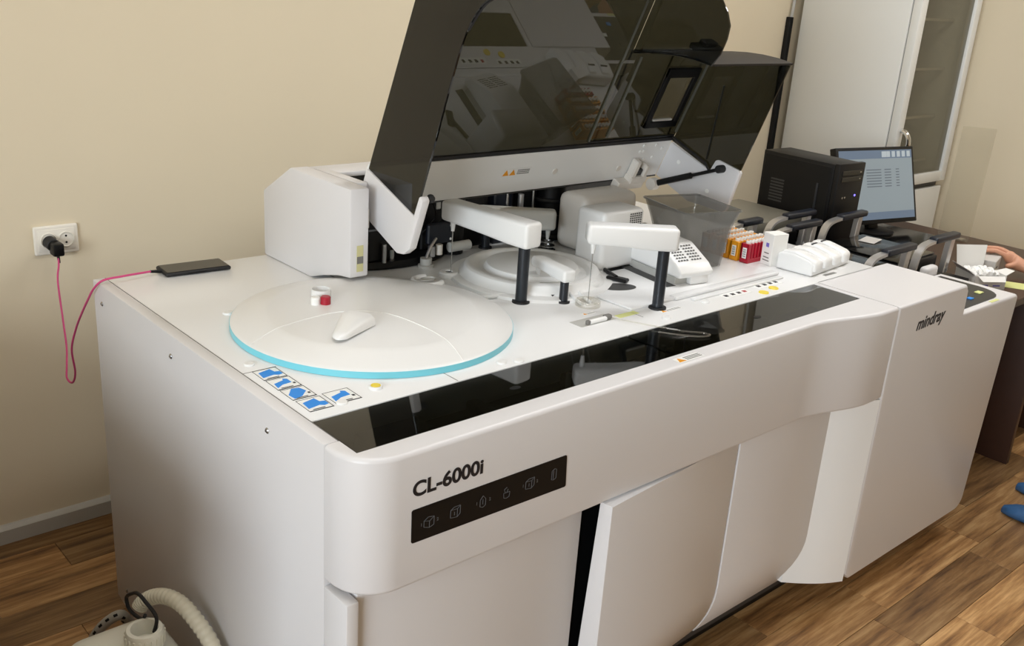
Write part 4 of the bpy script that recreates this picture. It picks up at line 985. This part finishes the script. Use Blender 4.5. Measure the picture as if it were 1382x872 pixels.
for k in range(7):
    x = .02+.014*k; pts = [Mo @ Vector((x+random.uniform(-.004, .004), .02+.02*j, .045+random.uniform(0, .016))) for j in range(7)]; tube(b, smooth_path(pts, 3), .007, 6)
obj('paper_filling', b, 'white', OB)
b = bmesh.new(); box(b, (.03, -.0008, .012), (.06, 0, .018), 0, 1, Mo); box(b, (.08, -.0008, .012), (.11, 0, .017), 0, 1, Mo); obj('print', b, 'violet', OB)
t = bmesh.new(); box(t, (0, 0, .7505), (.115, .13, .82), .0015, 1, Matrix.Translation((2.952, .222, 0)) @ Matrix.Rotation(.25, 4, 'Z'))
Mk = Matrix.Translation((2.952, .222, 0)) @ Matrix.Rotation(.25, 4, 'Z')
KB = tag(obj('closed_carton', t, 'card_grey', None, (3.0, .28, .7505)), 'closed pale grey carton held down by a hand on the table', 'carton')
for z in (.765, .775, .79):
    b = bmesh.new(); box(b, (.02, -.0008, z), (.05, 0, z+.005), 0, 1, Mk); obj('print', b, 'text_black', KB)
b = bmesh.new(); box(b, (-.0008, .03, .785), (0, .09, .79), 0, 1, Mk); obj('print', b, 'text_grey', KB)
t = bmesh.new(); box(t, (-.04, -.05, .7503), (.05, .05, .7513), 0, 1, Matrix.Translation((2.955, .13, 0)) @ Matrix.Rotation(.5, 4, 'Z'))
tag(obj('yellow_note', t, 'yellow_pale', None, (2.955, .13, .7503)), 'pale yellow slip of paper on the table beside the open carton', 'paper')

# ------------------------------------------------------------------ person at the table (hand and shoe tips reach into the picture)
def skinned(name, V_, E_, m, parent, root=0, sub=2):
    me = bpy.data.meshes.new(name); me.from_pydata([v[:3] for v in V_], E_, [])
    o = bpy.data.objects.new(name, me); COL.objects.link(o)
    md = o.modifiers.new('skin', 'SKIN'); md.use_smooth_shade = True
    sk = me.skin_vertices[0].data
    for i, v in enumerate(V_):
        r = v[3]; sk[i].radius = (r, r) if not isinstance(r, tuple) else r
        sk[i].use_root = (i == root)
    s = o.modifiers.new('sub', 'SUBSURF'); s.levels = sub; s.render_levels = sub
    dg = bpy.context.evaluated_depsgraph_get(); nm = bpy.data.meshes.new_from_object(o.evaluated_get(dg))
    bpy.data.objects.remove(o)
    for p in nm.polygons: p.use_smooth = True
    bm = bmesh.new(); bm.from_mesh(nm); bpy.data.meshes.remove(nm)
    return bm
PX, PY = 2.86, -.36
PE = thing('person', 'person standing at the table with bare hand on the closed carton, in blue shoe covers', 'person', (PX, PY, 0))
def chain(Vl, El, pts, start=None):
    prev = start
    for p in pts:
        Vl.append(p); i = len(Vl)-1
        if prev is not None: El.append((prev, i))
        prev = i
    return prev
Vb, Eb = [], []
Vb.append((PX, PY, .93, (.15, .11)))                                   # pelvis (root)
chest = chain(Vb, Eb, [(PX, PY, 1.08, (.14, .10)), (PX, PY+.01, 1.25, (.15, .105)), (PX, PY+.01, 1.38, (.13, .085))], 0)
neck = chain(Vb, Eb, [(PX, PY+.01, 1.46, .055), (PX, PY+.03, 1.53, .055)], chest)
chain(Vb, Eb, [(PX, PY+.05, 1.60, (.075, .085)), (PX, PY+.05, 1.68, (.08, .09)), (PX, PY+.045, 1.74, (.055, .06))], neck)
for s in (-1, 1):
    chain(Vb, Eb, [(PX+s*.10, PY, .88, .085), (PX+s*.105, PY+.01, .50, .055), (PX+s*.11, PY-.01, .28, .05), (PX+s*.11, PY-.01, .10, .035), (PX+s*.11, PY+.06, .05, .035), (PX+s*.11, PY+.17, .035, .028)], 0)
# left arm hangs, right arm reaches to the carton
chain(Vb, Eb, [(PX-.17, PY, 1.36, .06), (PX-.21, PY+.0, 1.12, .045), (PX-.21, PY+.03, .92, .03), (PX-.205, PY+.05, .82, .026), (PX-.20, PY+.06, .76, .016)], chest)
WR = Vector((3.112, .158, .785))
hand_i = chain(Vb, Eb, [(PX+.17, PY, 1.37, .06), (PX+.24, PY+.13, 1.12, .046), (3.12, -.02, .90, .037), (WR.x, WR.y, WR.z, .024)], chest)
palm = chain(Vb, Eb, [(3.108, .208, .80, (.022, .028)), (3.102, .238, .810, (.02, .03))], hand_i)
tips = []
for dx, dz, L, rr in ((-.026, .012, .95, .0088), (-.006, .018, 1.05, .009), (.014, .014, .98, .0088), (.032, .004, .80, .0078)):
    b0 = Vector((3.100+dx, .246, .814+dz)); f = Vector((-.035, .05, .012))*L
    chain(Vb, Eb, [(b0.x, b0.y, b0.z, rr*1.05), tuple(b0+f*.55+Vector((0, 0, .006)))+(rr,), tuple(b0+f*1.05+Vector((-.006, .002, -.002)))+(rr*.93,), tuple(b0+f*1.4+Vector((-.012, .003, -.012)))+(rr*.8,)], palm)
chain(Vb, Eb, [(3.080, .206, .795, .012), (3.066, .216, .790, .0105), (3.052, .226, .79, .009)], palm-1)
bm_ = skinned('body', Vb, Eb, 'skin', PE)
body = obj('body', bm_, 'skin', PE, None, 180)
# clothing as children
Vc, Ec = [], []
Vc.append((PX, PY, .93, (.175, .135)))
c2 = chain(Vc, Ec, [(PX, PY, 1.08, (.165, .125)), (PX, PY+.01, 1.25, (.172, .13)), (PX, PY+.01, 1.385, (.15, .105)), ], 0)
chain(Vc, Ec, [(PX, PY, .75, (.19, .145)), (PX, PY, .55, (.20, .15))], 0)
chain(Vc, Ec, [(PX-.18, PY, 1.36, .078), (PX-.215, PY, 1.12, .062), (PX-.21, PY+.03, .93, .048)], c2)
chain(Vc, Ec, [(PX+.18, PY, 1.37, .078), (PX+.245, PY+.13, 1.12, .064), (3.122, -.06, .92, .05)], c2)
obj('lab_coat', skinned('lab_coat', Vc, Ec, 'coat', PE), 'coat', PE, None, 180)
for s in (-1, 1):
    Vt, Et = [], []
    chain(Vt, Et, [(PX+s*.105, PY+.005, .55, .078), (PX+s*.11, PY, .32, .068), (PX+s*.11, PY-.01, .10, .06)])
    obj('trouser_leg', skinned('trouser_leg', Vt, Et, 'trousers', PE), 'trousers', PE, None, 180)
for s, tipx, tipy in ((-1, 2.70, -.097), (1, 2.925, -.055)):
    t = bmesh.new(); rg = []
    hx, hy = tipx+.02, tipy-.29
    for k in range(10):
        u = k/9; c = Vector((hx, hy, 0)).lerp(Vector((tipx, tipy, 0)), u)
        wd = [.020, .034, .038, .036, .036, .041, .046, .046, .038, .018][k]; hh = [.05, .085, .10, .10, .085, .068, .058, .05, .042, .026][k]
        rg.append([c+Vector((wd*math.cos(a)*1.0, 0, max(.001, hh*.45+hh*.55*math.sin(a)))) for a in [2*PI*j/14 for j in range(14)]])
    loft(t, rg); obj('shoe_cover', t, 'shoe_cover', PE, None, 60)
HCc = Vector((PX, PY+.05, 1.66))
t = bmesh.new(); lathe(t, [(0, .115), (.05, .108), (.085, .08), (.10, .04), (.10, .0), (.095, -.06), (.09, -.11)], 28, Matrix.Translation(HCc+Vector((0, -.022, 0))) @ Matrix.Diagonal((1, 1.08, 1, 1)), PI*.93, PI*2.07); 
lathe(t, [(0, .115), (.05, .108), (.085, .082), (.098, .055)], 28, Matrix.Translation(HCc+Vector((0, -.012, 0))) @ Matrix.Diagonal((1, 1.08, 1, 1))); obj('hair', t, 'hair', PE)
for s in (-1, 1):
    e = HCc+Vector((s*.032, .088, .005)); t = bmesh.new(); bmesh.ops.create_uvsphere(t, u_segments=12, v_segments=8, radius=.011, matrix=Matrix.Translation(e)); obj('eye', t, 'eye', PE)
    e = HCc+Vector((s*.088, -.005, -.005)); t = bmesh.new(); bmesh.ops.create_uvsphere(t, u_segments=12, v_segments=8, radius=.02, matrix=Matrix.Translation(e) @ Matrix.Diagonal((.4, .7, 1.4, 1))); obj('ear', t, 'skin', PE)
t = bmesh.new(); loft(t, [[HCc+Vector((a*.006, .092, .0)) + Vector((0, b_*.004, 0)) for a, b_ in ((-1, -1), (1, -1), (1, 1), (-1, 1))], [HCc+Vector((a*.016, .098+b_*.012, -.042)) for a, b_ in ((-1, -1), (1, -1), (1, 1), (-1, 1))]]); obj('nose', t, 'skin', PE)
t = bmesh.new(); box(t, (HCc.x-.022, HCc.y+.078, HCc.z-.072), (HCc.x+.022, HCc.y+.090, HCc.z-.062), .004, 2); obj('mouth', t, 'lip', PE)

# tidy helper properties
for o in bpy.data.objects:
    if '_o' in o.keys(): del o['_o']
